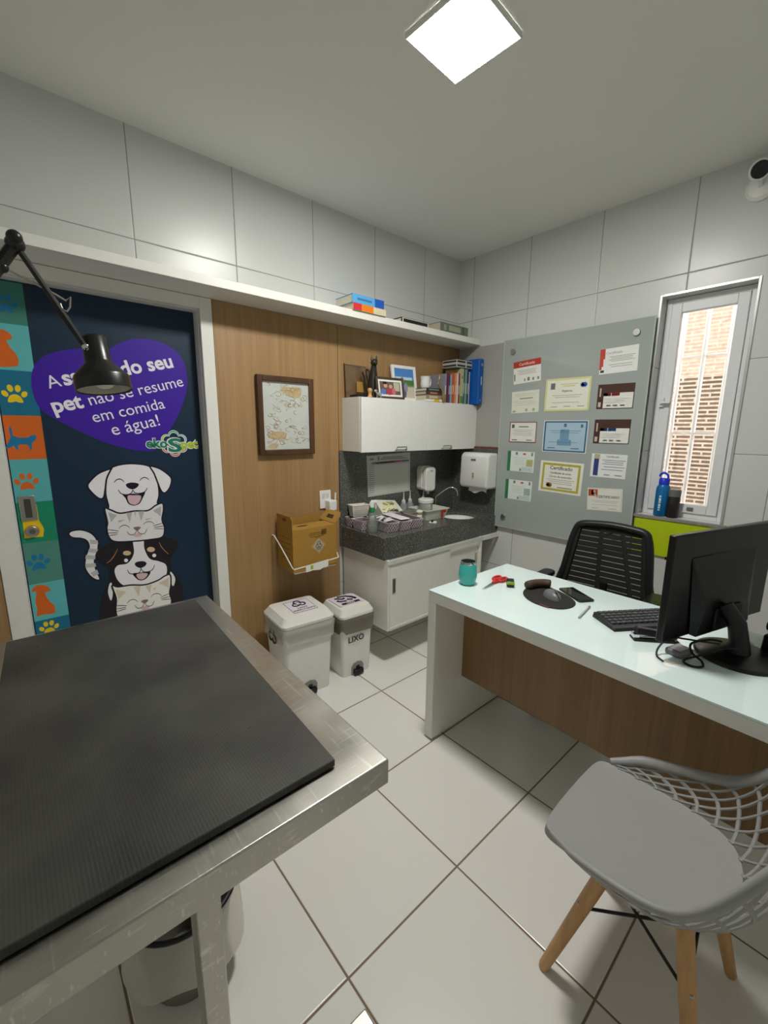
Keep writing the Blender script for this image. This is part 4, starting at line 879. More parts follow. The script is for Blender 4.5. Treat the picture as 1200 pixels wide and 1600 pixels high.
f = MB(); f.prism([(-1.566, .656), (-1.52, .66), (-1.47, .653), (-1.45, .662), (-1.43, .66), (-1.414, .668), (-1.412, .706), (-1.567, .697)], lambda a, b: Vector((a, -.2402, b)), lambda a, b: Vector((a, -.2412, b))); f.build('paper', PAPER, TG, world=True, smooth=0)
f = MB(); f.box(-1.535, -1.518, -.2415, -.2411, .668, .692); f.build('green_mark', M('9cb81e', .6), TG, world=True)

# ---- two pedal bins
def pedal_bin(loc, w, d, h, lab, bagmat, rot, name='pedal_bin'):
    b = thing(name, lab, 'bin', loc, rot, 'white pedal bins beside the base cabinet')
    f = MB(); rings = []
    for s, z in ((.84, 0), (.86, .01), (.93, h*.55), (.985, h-.06), (.985, h-.045)):
        rings.append([f.b.verts.new((p[0]*s, p[1]*s, z)) for p in rrect(-w/2, w/2, -d/2, d/2, .03, 4)])
    for a, c in zip(rings, rings[1:]): f.bridge(a, c)
    f.b.faces.new(rings[0][::-1]); f.b.faces.new(rings[-1]); f.build('body', WHITE_P, b)
    f = MB(); rings = []
    for s, z in ((.97, h-.05), (1.02, h-.05), (1.03, h-.035), (.99, h-.028), (.93, h-.015), (.86, h), (.3, h+.006)):
        rings.append([f.b.verts.new((p[0]*s, p[1]*s, z)) for p in rrect(-w/2, w/2, -d/2, d/2, .03, 4)])
    for a, c in zip(rings, rings[1:]): f.bridge(a, c)
    f.b.faces.new(rings[0][::-1]); f.b.faces.new(rings[-1]); lid = f.build('lid', WHITE, b, smooth=40)
    f = MB(); n = 0; rings = []
    base = rrect(-w/2, w/2, -d/2, d/2, .03, 5)
    for j, (s, z) in enumerate(((1.0, h-.052), (1.045, h-.06), (1.05, h-.085), (1.03, h-.11), (1.04, h-.135))):
        ring = []
        for i, p in enumerate(base):
            wv = 1 + .012*math.sin(i*2.1 + j*1.3)*(j > 0); dz = (.016*math.sin(i*.9+1) if j > 2 else 0)
            ring.append(f.b.verts.new((p[0]*s*wv, p[1]*s*wv, z + dz)))
        rings.append(ring)
    for a, c in zip(rings, rings[1:]): f.bridge(a, c)
    f.build('bin_bag', bagmat, b, smooth=60)
    # foot recess and pedal at the front (-y)
    f = MB(); yf = -d/2*.87; P = [(-.042, .004), (.042, .004), (.042, .055), (.03, .075), (0, .084), (-.03, .075), (-.042, .055)]
    f.prism(P, lambda a, c: Vector((a, yf+.02, c)), lambda a, c: Vector((a, yf - .0045 - .02*c, c))); f.build('foot_recess', M('8b8b86', .5), b)
    f = MB(); f.box(-.032, .032, yf-.028, yf+.0, .008, .04).box(-.012, .012, yf-.012, yf+.01, .04, .06); f.build('pedal', BLACK, b, bevel=.006)
    return b, lid, yf
THINBAG = glass_mat('clear_white_bag', 'f0efea', .15, .3); GREYBAG = glass_mat('grey_bag', '8b8578', .3, .6)
b1, l1, yf = pedal_bin((-1.635, -.262, 0), .305, .285, .475, 'larger white pedal bin with infectious waste sticker and clear bag', THINBAG, R(-5))
f = MB(); f.prism([(-.062, -.085), (.082, -.085), (.082, .075), (-.062, .075)], lambda a, c: Vector((a, c, .4798)), lambda a, c: Vector((a, c, .4818)))
st = f.build('sticker', M('e6dde8', .5), l1)
f = MB()
PUR = M('2a1530', .5)
for k in range(3):
    a = R(90+120*k); f.tube([(.01+.021*math.cos(a)+.019*math.cos(q), .024+.021*math.sin(a)+.019*math.sin(q), .4822) for q in [a+R(w_) for w_ in range(-140, 141, 20)]], .0042, n=6)
f.tube([(.01+.016*math.cos(R(q)), .024+.016*math.sin(R(q)), .4822) for q in range(0, 360, 24)], .002, n=5, closed=True)
f.tube([(-.06, -.083, .482), (.08, -.083, .482), (.08, .073, .482), (-.06, .073, .482)], .0011, n=4, closed=True)
f.build('biohazard_symbol', PUR, st)
text('lettering', 'LIXO', .026, basis((.01, -.042, .4819), (1, 0, 0), (0, 1, 0), (0, 0, 1)), PUR, st, .02, 'CENTER')
text('lettering', 'INFECTANTE', .022, basis((.01, -.068, .4819), (1, 0, 0), (0, 1, 0), (0, 0, 1)), PUR, st, .02, 'CENTER')
f = MB(); xs = -.1485
for k in range(3):
    a = R(90+120*k); f.tube([(xs-.006, .01+.028*math.cos(a)+.024*math.cos(q), .345+.028*math.sin(a)+.024*math.sin(q)) for q in [a+R(w_) for w_ in range(-140, 141, 20)]], .005, n=6)
f.build('side_symbol', M('33343a', .6), b1)
b2, l2, yf2 = pedal_bin((-1.315, -.292, 0), .232, .245, .43, 'smaller white pedal bin lettered LIXO with grey bag', GREYBAG, R(-4))
f = MB(); f.prism([(-.085, -.06), (.085, -.06), (.085, .08), (-.085, .08)], lambda a, c: Vector((a, c, .4345)), lambda a, c: Vector((a, c, .4368))); st = f.build('sticker', M('ddd7e0', .5), l2)
f = MB(); z = .437
f.tube([(-.055, .06, z), (-.02, .03, z), (.0, .035, z)], .007, n=6); f.tube([(-.03, .07, z), (.02, .062, z), (.05, .03, z), (.06, -.005, z)], .008, n=6)
f.tube([(-.06, .02, z), (-.045, .0, z), (-.01, -.008, z)], .008, n=6); f.tube([(.005, .01, z), (.035, -.008, z)], .009, n=6)
f.prism([(-.06, -.05), (.065, -.05), (.065, -.025), (-.06, -.025)], lambda a, c: Vector((a, c, .4366)), lambda a, c: Vector((a, c, .4376)))
f.build('recycling_symbol', PUR, st)
text('lettering', 'LIXO', .024, basis((.0, -.046, .4379), (1, 0, 0), (0, 1, 0), (0, 0, 1)), M('e6e0ea', .5), st, .02, 'CENTER')
text('lettering', 'LIXO', .05, basis((-.015, -.1205, .225), (1, 0, 0), (0, 0, 1), (0, -1, -.05)), M('2a2a2c', .5), b2, .02, 'CENTER')

# ---- glass board with certificates
GB = thing('glass_board', 'large grey glass board on steel pegs by the window', 'board', (0, -.915, .75))
f = MB(); f.box(-.034, -.026, -1.393, -.447, .75, 2.083); f.build('glass', M('a3aba8', .08, var=.02, scale=3, coat=.3), GB, world=True, bevel=.0015)
f = MB()
for yy0, yy1, zz0, zz1 in ((-1.394, -1.3905, .7495, 2.0835), (-.4495, -.446, .7495, 2.0835), (-1.3905, -.4495, 2.0805, 2.0838), (-1.3905, -.4495, .7495, .7525)): f.box(-.0345, -.0255, yy0, yy1, zz0, zz1)
f.build('glass_edge', M('c5d0cb', .2), GB, world=True)
for yy, zz in ((-.524, 2.0), (-1.306, 2.008), (-.524, .83), (-1.306, .83)):
    f = MB(); f.cyl((-.0255, yy, zz), (-.0005, yy, zz), .011).cyl((-.046, yy, zz), (-.0345, yy, zz), .019, .019, 24); f.build('peg', METAL, GB, world=True, bevel=.001)
XP = -.0342
def cert(loc, w, h, tilt, lab, paper, deco, extra=None):
    """a sheet on the glass; local x across (reads left to right), local z up, front faces -y before the wall turn"""
    c = thing('certificate', lab, 'certificate', (XP, loc[0], loc[1]), 0, 'certificates on the glass board')
    c.rotation_euler = (0, 0, R(-90)); T_ = Matrix.Rotation(R(-tilt), 4, 'Y')
    f = MB(); f.box(-w/2, w/2, -.0012, -.0001, -h/2, h/2, T_); f.build('sheet', M(paper, .6, var=.03, scale=20), c, smooth=0)
    for nm, col, rects in deco:
        f = MB()
        for (a0, b0, a1, b1) in rects: f.box(a0*w, a1*w, -.0017, -.0011, b0*h, b1*h, T_)
        f.build(nm, M(col, .6, var=.1, scale=60), c, smooth=0)
    if extra:
        for s, size, px, pz, col, bold in extra:
            text('lettering', s, size, T_ @ basis((px*w, -.0018, pz*h), (1, 0, 0), (0, 0, 1), (0, -1, 0)), M(col, .6), c, .01 if bold else 0, 'CENTER')
    return c
def lines(x0, x1, zs, t=.012): return [(x0 + (.06 if i % 2 else 0), z-t/2, x1 - (.05 if i % 3 else 0), z+t/2) for i, z in enumerate(zs)]
def border(m, t): return [(-.5+m, -.5+m, .5-m, -.5+m+t), (-.5+m, .5-m-t, .5-m, .5-m), (-.5+m, -.5+m+t, -.5+m+t*.7, .5-m-t), (.5-m-t*.7, -.5+m+t, .5-m, .5-m-t)]
INK = '6f706c'
seals = lambda *xs: [(x-.03, -.42, x+.03, -.3) for x in xs]
cert((-.638, 1.859), .205, .148, 4, 'white certificate with red header band, top of the left column', 'e6e6de', [('header_band', 'b23a2a', [(-.5, .22, .5, .5)]), ('text_lines', INK, lines(-.35, .35, (.08, .02, -.04, -.1))), ('logos', '7b7d78', [(-.1, -.42, -.06, -.3), (.02, -.42, .1, -.26), (.2, -.42, .26, -.3), (.38, -.42, .44, -.3), (-.48, -.35, -.43, -.05)])], [('Certificado', .026, .0, .3, 'efe6dc', 0)])
cert((-.639, 1.658), .207, .147, 2, 'cream certificate below the red-header one in the left column', 'dfe2d2', [('text_lines', 'a9ab94', lines(-.42, .42, (.36, .28, .02, -.06, -.14))), ('title_bar', '8f9172', [(-.2, .13, .28, .18)]), ('logos', 'a3b08a', [(-.46, -.46, -.34, -.38), (.02, -.44, .1, -.32), (.28, -.44, .36, -.32)])])
cert((-.637, 1.451), .209, .142, 0, 'white certificate with thin dark red border in the left column', 'e4e4dd', [('border', '8a3a33', border(0, .04)), ('text_lines', INK, lines(-.38, .38, (.1, .02, -.06, -.14))), ('title_bar', '77786f', [(-.15, .24, .2, .29)]), ('logos', '55665a', [(-.42, .2, -.32, .38), (-.4, -.4, -.2, -.36), (.15, -.4, .35, -.36)])])
for k, (yy, zz, lab) in enumerate(((-.635, 1.246, 'green edged white certificate with gold seal, upper of the two'), (-.631, 1.042, 'green edged white certificate, lowest of the left column'))):
    cert((yy, zz), .211, .143, -.6, lab, 'dfe6e0', [('green_band', '2b7a4b', [(-.5, -.5, -.38, .5)]), ('text_lines', '9fb0a4', lines(-.25, .2, (.18, .08, -.02, -.12))), ('seal_patch', 'b9b27a' if k == 0 else '9fb3ab', [(.22, -.22, .45, .12)]), ('watermark', 'bfd0d0', [(.05, -.46, .46, -.26)]), ('logos', '7d837e', [(-.2, .32, -.12, .46), (.38, .3, .44, .46), (-.02, -.46, .04, -.34)]), ('red_mark', 'b5564e', [(.08, .34, .18, .42)])])
cert((-.932, 1.691), .295, .205, -.5, 'large yellow bordered certificate at the top of the middle column', 'e6e6d6', [('border', 'd6d592', border(.0, .055)), ('text_lines', '8d8d80', lines(-.33, .33, (-.02, -.08, -.24))), ('title_lines', 'cfcf93', [(-.15, .3, .22, .33), (-.1, .24, .16, .27)]), ('logos', '6d7075', [(-.38, .17, -.28, .36)]), ('round_seal', '2f5fae', [(.3, .2, .4, .34), (.28, .23, .42, .31)]), ('signatures', '8a8a86', [(-.35, -.38, -.2, -.36), (-.05, -.37, .1, -.35), (.25, -.37, .4, -.35)])], [('Diploma', .02, .0, .08, '55554e', 0)])
cert((-.94, 1.426), .295, .205, -.4, 'large pale blue diploma with dark blue frame, middle of the centre column', 'a8c4d4', [('border', '3f5f80', border(.02, .045)), ('inner_border', 'dfe8ec', border(.0, .02)), ('text_lines', '5f86a0', lines(-.36, .36, (.18, .12, -.18))), ('emblem', '6f9ab8', [(-.1, -.1, .1, .22), (-.16, -.28, .16, -.1)]), ('seal_marks', '51697d', [(-.03, .3, .03, .4), (.34, .28, .39, .38)]), ('signatures', '5a7488', [(-.38, -.38, -.2, -.35), (.16, -.38, .34, -.35)])])
cert((-.935, 1.158), .293, .208, -1.5, 'large gold bordered certificate with brown round seal in the middle column', 'e8e7dc', [('border', 'b3ab3e', border(.06, .07)), ('text_lines', '8a8a80', lines(-.33, .33, (-.08, -.14, -.2))), ('round_seal', '8a6426', [(-.3, -.34, -.2, -.2), (-.32, -.31, -.18, -.23)]), ('signatures', '8a8a86', [(-.05, -.34, .3, -.31)])], [('Certificado', .034, .0, .24, '4d4d45', 1), ('Certificado de curso', .017, .0, .11, '4d4d45', 1), ('Curso de extensão', .02, .0, -.01, '6a6a60', 0)])
cert((-1.223, 1.87), .209, .143, 1.7, 'white certificate with red wavy stripe, topmost by the window', 'e6e8e4', [('red_stripe', 'c0452f', [(-.5, -.2, -.4, .5), (-.4, .1, -.36, .5), (-.5, -.32, -.44, -.2)]), ('text_lines', '8d8f8c', lines(-.25, .42, (.16, .1, .04, -.02, -.16, -.24), .018)), ('logos', '33363c', [(-.47, -.44, -.37, -.34)])], [('Certificado', .02, -.12, .27, 'a9a9a2', 0)])
for k, (zz, col, lab) in enumerate(((1.665, 'c2402c', 'brown certificate with white box and red title bar'), (1.46, '2c62a8', 'brown certificate with white box and blue title bar'))):
    cert((-1.2265, zz), .205, .143, -.2, lab, '46291f', [('white_field', 'e4e4de', [(-.32, -.47, .48, .14)]), ('title_bar', col, [(-.32, .02, .12, .14)]), ('text_lines', '8a8b88', lines(-.28, .42, (-.1, -.17, -.24))), ('signatures', '8f9090', [(-.22, -.4, -.1, -.34), (-.04, -.4, .08, -.34), (.16, -.4, .28, -.34)]), ('logos', 'c9b7a6', [(-.46, -.42, -.38, -.22), (-.44, .0, -.4, .35)])])
cert((-1.229, 1.255), .205, .143, -.5, 'white certificate with navy ribbon and gold seal', 'e3e6e6', [('navy_ribbon', '2a3f78', [(-.42, -.44, -.28, .28)]), ('gold_seal', 'b7b184', [(-.42, .28, -.26, .48)]), ('text_lines', '55585c', lines(-.18, .46, (.24, .16, .08, -.04, -.16), .02)), ('signatures', '8f9090', [(-.1, -.4, .06, -.36), (.2, -.4, .4, -.36)])], [('Certificado', .016, .1, .36, '66686c', 0)])
cert((-1.227, 1.048), .206, .14, 3.5, 'white certificate with red square and rosette, lowest by the window', 'e2e2d8', [('red_square', 'b5482f', [(-.47, .14, -.2, .44)]), ('rosette', 'd8c9b8', [(-.38, .2, -.26, .4), (-.28, .08, -.22, .2)]), ('border', 'c9c9be', border(.03, .012)), ('text_lines', '9c9d98', lines(-.36, .4, (-.06, -.12, -.24))), ('signatures', '9a9a96', [(-.36, -.4, -.15, -.38), (.12, -.4, .34, -.38)])], [('CERTIFICADO', .021, .1, .07, '5e5f5a', 1)])

# ---- window sill things
BT = thing('water_bottle', 'blue translucent water bottle on the window sill', 'bottle', (.028, -1.518, WZ0))
f = MB(); f.lathe([(.033, 0), (.036, .006), (.036, .15), (.034, .165), (.024, .182), (.024, .186)]); f.build('body', glass_mat('blue_plastic', '1f8fd0', .1, .5), BT)
f = MB(); f.lathe([(.0265, .183), (.0265, .212), (.02, .218)]); f.tube(spline([(0, -.015, .215), (0, -.014, .235), (0, .004, .247), (0, .022, .238), (0, .024, .225)], 4, False), .006); f.build('cap', M('2335c8', .35), BT, smooth=50)
f = MB(); rr = random.Random(2)
for k in range(8): f.box(-.0372, -.0364, -.005, .006, .035+.011*k, .041+.011*k+.002*(k % 3))
f.build('printed_words', M('d5e6f2', .5), BT)
SH = thing('black_shaker', 'black and grey bottle with mottled label on the window sill', 'bottle', (.022, -1.578, WZ0))
f = MB(); f.lathe([(.027, 0), (.029, .005), (.029, .118), (.027, .122)]); f.build('body', M('26211f', .4, var=.9, scale=45), SH)
f = MB(); f.lathe([(.0295, .12), (.03, .155), (.027, .158)]); f.build('cap', M('6d6d69', .4), SH)
SM = thing('small_jar', 'small clear jar between bottle and window sash', 'jar', (.045, -1.55, WZ0))
f = MB(); f.lathe([(.0135, 0), (.015, .004), (.015, .04), (.012, .046)]); f.build('body', CLEAR, SM)

# ---- security camera
SCM = thing('security_camera', 'small white round security camera with black lens on the wall', 'camera', (0, -1.757, 2.575))
f = MB(); f.lathe([(.058, 0), (.058, .012), (.045, .022), (.012, .026)], m=Matrix.Rotation(R(-90), 4, 'Y')); f.build('wall_base', WHITE_P, SCM, loc=(-.0005, 0, 0))
f = MB(); f.tube([(-.02, 0, 0), (-.055, .0, .012), (-.065, .0, .028)], .011); f.build('stem', WHITE_P, SCM)
d_ = Vector((-.82, -.22, -.32)).normalized(); c0 = Vector((-.062, .004, .052)); f = MB(); f.cyl(c0 - d_*.03, c0 + d_*.032, .034, .043, 28); hd = f.build('head', WHITE_P, SCM, bevel=.006)
f = MB(); f.cyl(c0 + d_*.030, c0 + d_*.0335, .034, .034, 28); f.build('lens', M('0c0a0d', .1, coat=.5), hd)

# ---- exam lamp on a floor stand
EL = thing('examination_lamp', 'black articulated examination lamp with bell shade', 'lamp', (-3.12, -.72, 0))
LB = M('191917', .3)
f = MB(); f.lathe([(.14, 0), (.14, .02), (.12, .032), (.02, .04)], c=(-3.12, -.72, 0)); f.build('floor_base', LB, EL, world=True)
f = MB(); f.cyl((-3.12, -.72, .035), (-3.12, -.72, 1.26), .014); f.build('pole', LB, EL, world=True)
J = Vector((-2.69, -.72, 1.93)); E = Vector((-2.562, -.72, 1.692)); Bp = Vector((-3.12, -.72, 1.26))
d1 = (J-Bp).normalized()
f = MB(); f.tube([Bp, J], .0155); f.sphere(Bp, .03); f.sphere(J, .022); f.sphere(J + Vector((.0, -.012, .012)), .018); f.sphere(J - d1*.075 + Vector((.008, 0, 0)), .014); f.build('lower_arm', LB, EL, world=True)
f = MB()
d2 = (E-J).normalized(); nn = Vector((-d2.z, 0, d2.x))
f.tube([J, E], .008); f.tube([J.lerp(E, .55) - nn*.0075, E - nn*.006], .0028, n=6); f.build('upper_arm', LB, EL, world=True)
f = MB(); q0 = J - d1*.075 + Vector((.01, 0, 0)); hk = J.lerp(E, .47) + Vector((.012, 0, .004))
f.tube([q0, hk, hk + Vector((.022, 0, -.012)), hk + Vector((.034, 0, .0)), hk + Vector((.03, 0, -.028)), hk + Vector((.022, 0, -.04)), hk + Vector((.012, 0, -.038)), hk + Vector((.008, 0, -.022))], .0026, n=6)
f.build('spring_wire', METAL, EL, world=True)
f = MB(); f.sphere(E, .0105, sx=1); f.tube([E, E + Vector((.02, 0, -.018)), E + Vector((.05, 0, -.02))], .008); f.build('swivel', CHROME, EL, world=True)
S0 = Vector((-2.526, -.72, 1.571)); tilt = Matrix.Translation(S0) @ Matrix.Rotation(R(-4), 4, 'Y') @ Matrix.Rotation(R(-9), 4, 'X')
f = MB(); f.lathe([(.072, .0), (.074, .0), (.074, .036), (.071, .044), (.037, .080), (.035, .088), (.033, .152), (.028, .158), (.0, .158), (.0, .155), (.028, .153), (.031, .086), (.066, .043), (.070, .034), (.070, .002), (.072, 0)], m=tilt, cap=False, n=36); sh = f.build('lamp_shade', LB, EL, world=True, smooth=40)
f = MB(); f.lathe([(.069, .004), (.0695, .03), (.05, .045), (.0, .05)], m=tilt, cap=False, n=36); f.build('reflector', M('d9d7cb', .35, metal=.3), sh, world=True)
f = MB(); f.sphere(S0 + Vector((0, 0, .028)), .03, sz=.8); f.build('bulb', M('e9e7dd', .3), sh, world=True)

# ---- things on the countertop
Zc = .8305
PINK = M('c9bdc2', .6); PINKD = M('84747d', .6)
def basket(loc, w, d, h, rot, lab):
    b = thing('woven_basket', lab, 'basket', (loc[0], loc[1], Zc), rot, 'lilac woven baskets on the counter')
    f = MB(); t = .003; s = .9
    lo = [(-w/2*s, -d/2*s), (w/2*s, -d/2*s), (w/2*s, d/2*s), (-w/2*s, d/2*s)]; hi_ = [(-w/2, -d/2), (w/2, -d/2), (w/2, d/2), (-w/2, d/2)]
    A = [f.b.verts.new((*p, 0)) for p in lo]; B = [f.b.verts.new((*p, h)) for p in hi_]
    Ci = [f.b.verts.new((p[0]-math.copysign(t, p[0]), p[1]-math.copysign(t, p[1]), h)) for p in hi_]; Di = [f.b.verts.new((p[0]-math.copysign(t, p[0]), p[1]-math.copysign(t, p[1]), t)) for p in lo]
    f.bridge(A, B); f.bridge(B, Ci); f.bridge(Ci, Di); f.b.faces.new(A[::-1]); f.b.faces.new(Di); f.build('tub', PINKD, b, smooth=0)
    f = MB()
    for (p, q, p2, q2) in ((lo[0], lo[1], hi_[0], hi_[1]), (lo[1], lo[2], hi_[1], hi_[2]), (lo[3], lo[0], hi_[3], hi_[0]), (lo[2], lo[3], hi_[2], hi_[3])):
        n = max(3, int((Vector(q)-Vector(p)).length/.016)); 
        def pt(u, v):
            a_ = Vector(p).lerp(Vector(q), u); b_ = Vector(p2).lerp(Vector(q2), u); c_ = a_.lerp(b_, v); o_ = c_.normalized()*.001
            return Vector((c_.x+o_.x, c_.y+o_.y, .003 + (h-.006)*v))
        for k in range(-2, n+1):
            for sg in (1, -1):
                pts = []
                for j in range(7):
                    v = j/6; u = (k + (v*2 if sg > 0 else 2-v*2))/n
                    if 0 <= u <= 1: pts.append(pt(u, v))
                if len(pts) > 1: f.tube(pts, .0019, n=4)
    f.build('weave', PINK, b, smooth=0)
    f = MB(); f.tube([(*p, h) for p in hi_], .0032, n=6, closed=True); f.build('rim', PINK, b)
    return b
basket((-1.0, -.255), .085, .25, .062, R(-8), 'long lilac woven basket nearest the spray bottle, full of syringes')
basket((-.899, -.268), .082, .25, .062, R(-8), 'middle lilac woven basket of the front row')
basket((-.797, -.268), .082, .25, .062, R(-8), 'lilac woven basket at the right end of the front row')
basket((-1.095, -.168), .085, .105, .06, R(-4), 'lilac woven basket behind the spray bottle')
basket((-1.085, -.065), .09, .07, .06, R(-4), 'lilac woven basket in the corner under the white basket')
f = MB(); rr = random.Random(9)
SYR = M('e9e6ea', .4)
for k in range(5):
    s_ = thing('syringe', ['wrapped white syringe lying frontmost on the long basket', 'wrapped syringe second from the front on the long basket', 'wrapped syringe in the middle of the long basket', 'wrapped syringe second from the wall on the long basket', 'wrapped syringe nearest the wall on the long basket'][k], 'syringe', (-1.0 + .012*((k % 2)*2-1), -.335 + .038*k, Zc+.0715), R(10 + 12*(k % 3)), 'wrapped syringes in the long basket')
    f = MB(); f.cyl((-.038, 0, 0), (.02, 0, 0), .007).cyl((.02, 0, 0), (.04, 0, 0), .0025); f.build('barrel', SYR, s_)
    f = MB(); f.cyl((-.05, 0, 0), (-.038, 0, 0), .003).cyl((-.052, 0, 0), (-.05, 0, 0), .007); f.build('plunger', SYR, s_)
o = MB().box(-.036, .036, -.11, .11, .0645, .074).build('glove_packet', M('e6e3e8', .5, bump=.6, scale=40), loc=(-.885, -.255, Zc), bevel=.006); o.rotation_euler = (0, 0, R(-8))
tag(o, 'pale packet lying across the middle lilac basket', 'packet', None)
SPR = thing('spray_bottle', 'clear spray bottle with green collar and white trigger', 'spray bottle', (-1.108, -.28, Zc), R(150))
f = MB(); f.lathe([(.036, 0), (.038, .006), (.036, .03), (.033, .06), (.026, .09), (.02, .118), (.0135, .13)]); f.build('bottle', glass_mat('spray_plastic', 'e9eeea', .05, .2), SPR)
f = MB(); f.lathe([(.034, .003), (.034, .028), (.0, .028)], cap=False); f.build('liquid', glass_mat('clear_liquid', 'dfe4e0', .02, .1), SPR)
f = MB(); f.lathe([(.0165, .128), (.0165, .154), (.012, .158)]); f.build('collar', M('1f8a3e', .4), SPR)
f = MB(); f.prism([(-.012, .156), (.012, .156), (.018, .185), (.006, .203), (-.03, .200), (-.032, .186), (-.012, .184)], lambda a, b: Vector((a, -.0085, b)), lambda a, b: Vector((a, .0085, b))); hd = f.build('spray_head', WHITE_P, SPR, bevel=.003)
f = MB(); f.tube([(-.014, 0, .182), (-.024, 0, .165), (-.022, 0, .148)], .004); f.build('trigger', M('e8e8e6', .35), hd)
# white slotted basket
WB = thing('slotted_basket', 'white slotted plastic basket standing against the backsplash', 'basket', (-1.055, -.072, Zc+.066), R(-12))
f = MB()
P = lambda s, z: [f.b.verts.new((x*s, y*s, z)) for x, y in ((-.062, -.04), (.062, -.04), (.062, .03), (-.062, .03))]
a, b, c, d_ = P(.82, 0), P(1, .075), P(.96, .075), P(.78, .003); f.bridge(a, b); f.bridge(b, c); f.bridge(c, d_); f.b.faces.new(a[::-1]); f.b.faces.new(d_); f.build('tub', M('e6e2da', .5), WB, smooth=0)
f = MB()
for k in range(10):
    for j in range(4): f.box(-.05 + .0105*k, -.0435 + .0105*k, -.0405 + .0, -.036 - .0045*0, .014 + .014*j, .022 + .014*j)
f.build('slots', M('b9b4aa', .6), WB, smooth=0)
f = MB(); f.tube([(-.063, -.041, .075), (.063, -.041, .075), (.063, .031, .075), (-.063, .031, .075)], .003, n=6, closed=True); f.build('rim', M('e6e2da', .5), WB)
o = MB().lathe([(.012, 0), (.013, .004), (.013, .05), (.008, .058), (.008, .075), (.011, .077), (.011, .098)]).build('blue_vial', M('2f4f86', .4), loc=(-.985, -.07, Zc)); tag(o, 'dark blue vial beside the white slotted basket', 'vial')
# box of pads
PB = thing('pad_box', 'open white cardboard box full of cotton pads', 'box', (-.79, -.085, Zc), R(-6))
f = MB(); f.quadbox([Vector(p) for p in ((-.095, -.05, 0), (.085, -.05, 0), (.085, .05, 0), (-.095, .05, 0), (-.095, -.05, .075), (.085, -.05, .07), (.085, .05, .13), (-.095, .05, .15))]); f.build('box', M('d9dad0', .6), PB, smooth=0)
f = MB(); rr = random.Random(5)
for k in range(13):
    p = Vector((rr.uniform(-.075, .03), rr.uniform(-.04, .025), 0)); zz = .075 + (p.y+.05)*.65
    m_ = Matrix.Translation((p.x, p.y, zz+.006)) @ Matrix.Rotation(rr.uniform(-.6, .6), 4, 'X') @ Matrix.Rotation(rr.uniform(-.6, .6), 4, 'Y') @ Matrix.Rotation(rr.uniform(0, 3), 4, 'Z')
    f.box(-.026, .026, -.018, .018, -.004, .004, m_)
f.build('pads', M('e3e0b8', .8), PB, bevel=.003)
# flat grey lidded tub in front
GT = thing('lidded_tub', 'flat grey lidded tub between box and clear tray', 'tub', (-.684, -.2, Zc), R(0))
f = MB(); f.quadbox([Vector(p) for p in ((-.055, -.048, 0), (.055, -.048, 0), (.055, .048, 0), (-.055, .048, 0), (-.062, -.054, .06), (.062, -.054, .06), (.062, .054, .06), (-.062, .054, .06))]); f.build('tub', M('a39f8e', .5), GT, bevel=.006)
f = MB(); f.box(-.064, .064, -.056, .056, .0605, .072); f.build('lid', M('77746a', .45), GT, bevel=.006)
# clear tray with its contents
TR = thing('clear_tray', 'translucent white tray with a red label beside the basin', 'tray', (-.49, -.188, Zc), R(-4))
f = MB()
P = lambda w_, d0, z: [f.b.verts.new((x, y, z)) for x, y in rrect(-w_, w_, -d0, d0, .02, 4)]
rr_ = [P(.095, .08, 0), P(.112, .098, .07), P(.120, .106, .071), P(.119, .105, .074), P(.110, .096, .073), P(.093, .078, .003)]
for a, b in zip(rr_, rr_[1:]): f.bridge(a, b)
f.b.faces.new(rr_[0][::-1]); f.b.faces.new(rr_[-1]); f.build('tray', FROST, TR)
f = MB(); f.box(.03, .05, -.1005, -.0955, .012, .062, Matrix.Rotation(R(0), 4, 'X')).box(.05, .08, -.1012, -.096, .047, .062); f.build('red_label', M('b5361f', .5), TR)
RT = thing('round_tub', 'round clear tub with white screw lid in the tray', 'tub', (-.50, -.165, Zc+.004))
f = MB(); f.lathe([(.044, 0), (.049, .006), (.051, .1), (.047, .105)]); f.build('tub', CLEAR, RT)
f = MB(); f.lathe([(.046, .002), (.048, .03), (.0, .03)], cap=False); f.build('contents', M('cfc79a', .8), RT)
f = MB(); f.lathe([(.055, .105), (.056, .11), (.056, .128), (.05, .134)]); f.build('lid', M('e9e9e4', .35), RT)
for i, (x, y, lab) in enumerate(((-.62, -.055, 'clear wash bottle with thin spout, leftmost by the poster corner'), (-.545, -.045, 'clear wash bottle with thin spout beside the soap dispenser'), (-.405, -.048, 'clear wash bottle with thin spout directly under the soap dispenser'))):
    wb = thing('wash_bottle', lab, 'bottle', (x, y, Zc), 0, 'wash bottles against the backsplash')
    f = MB(); f.lathe([(.024, 0), (.026, .004), (.026, .085), (.02, .1), (.011, .106)]); f.build('bottle', CLEAR, wb)
    f = MB(); f.lathe([(.0145, .104), (.0145, .122), (.007, .128), (.004, .15), (.0025, .188)]); f.build('nozzle', M('d6d6cf', .4), wb)
CB = thing('cream_bottle', 'small cream bottle with wide cap beside the lilac baskets', 'bottle', (-.725, -.318, Zc))
f = MB(); f.lathe([(.021, 0), (.022, .003), (.022, .012), (.018, .02), (.018, .05), (.019, .055), (.019, .062), (.01, .07)]); f.build('bottle', M('e6dfc4', .5), CB)
f = MB(); f.lathe([(.011, .07), (.012, .082), (.023, .086), (.023, .094), (.018, .099)]); f.build('cap', M('e8e2cd', .45), CB)
o = MB().box(-.03, .03, -.025, .025, 0, .004).build('white_card', PAPER, loc=(-.60, -.33, Zc+.0002), bevel=.001); o.rotation_euler = (0, 0, R(38)); tag(o, 'small white card with a black device before the tray', 'card')
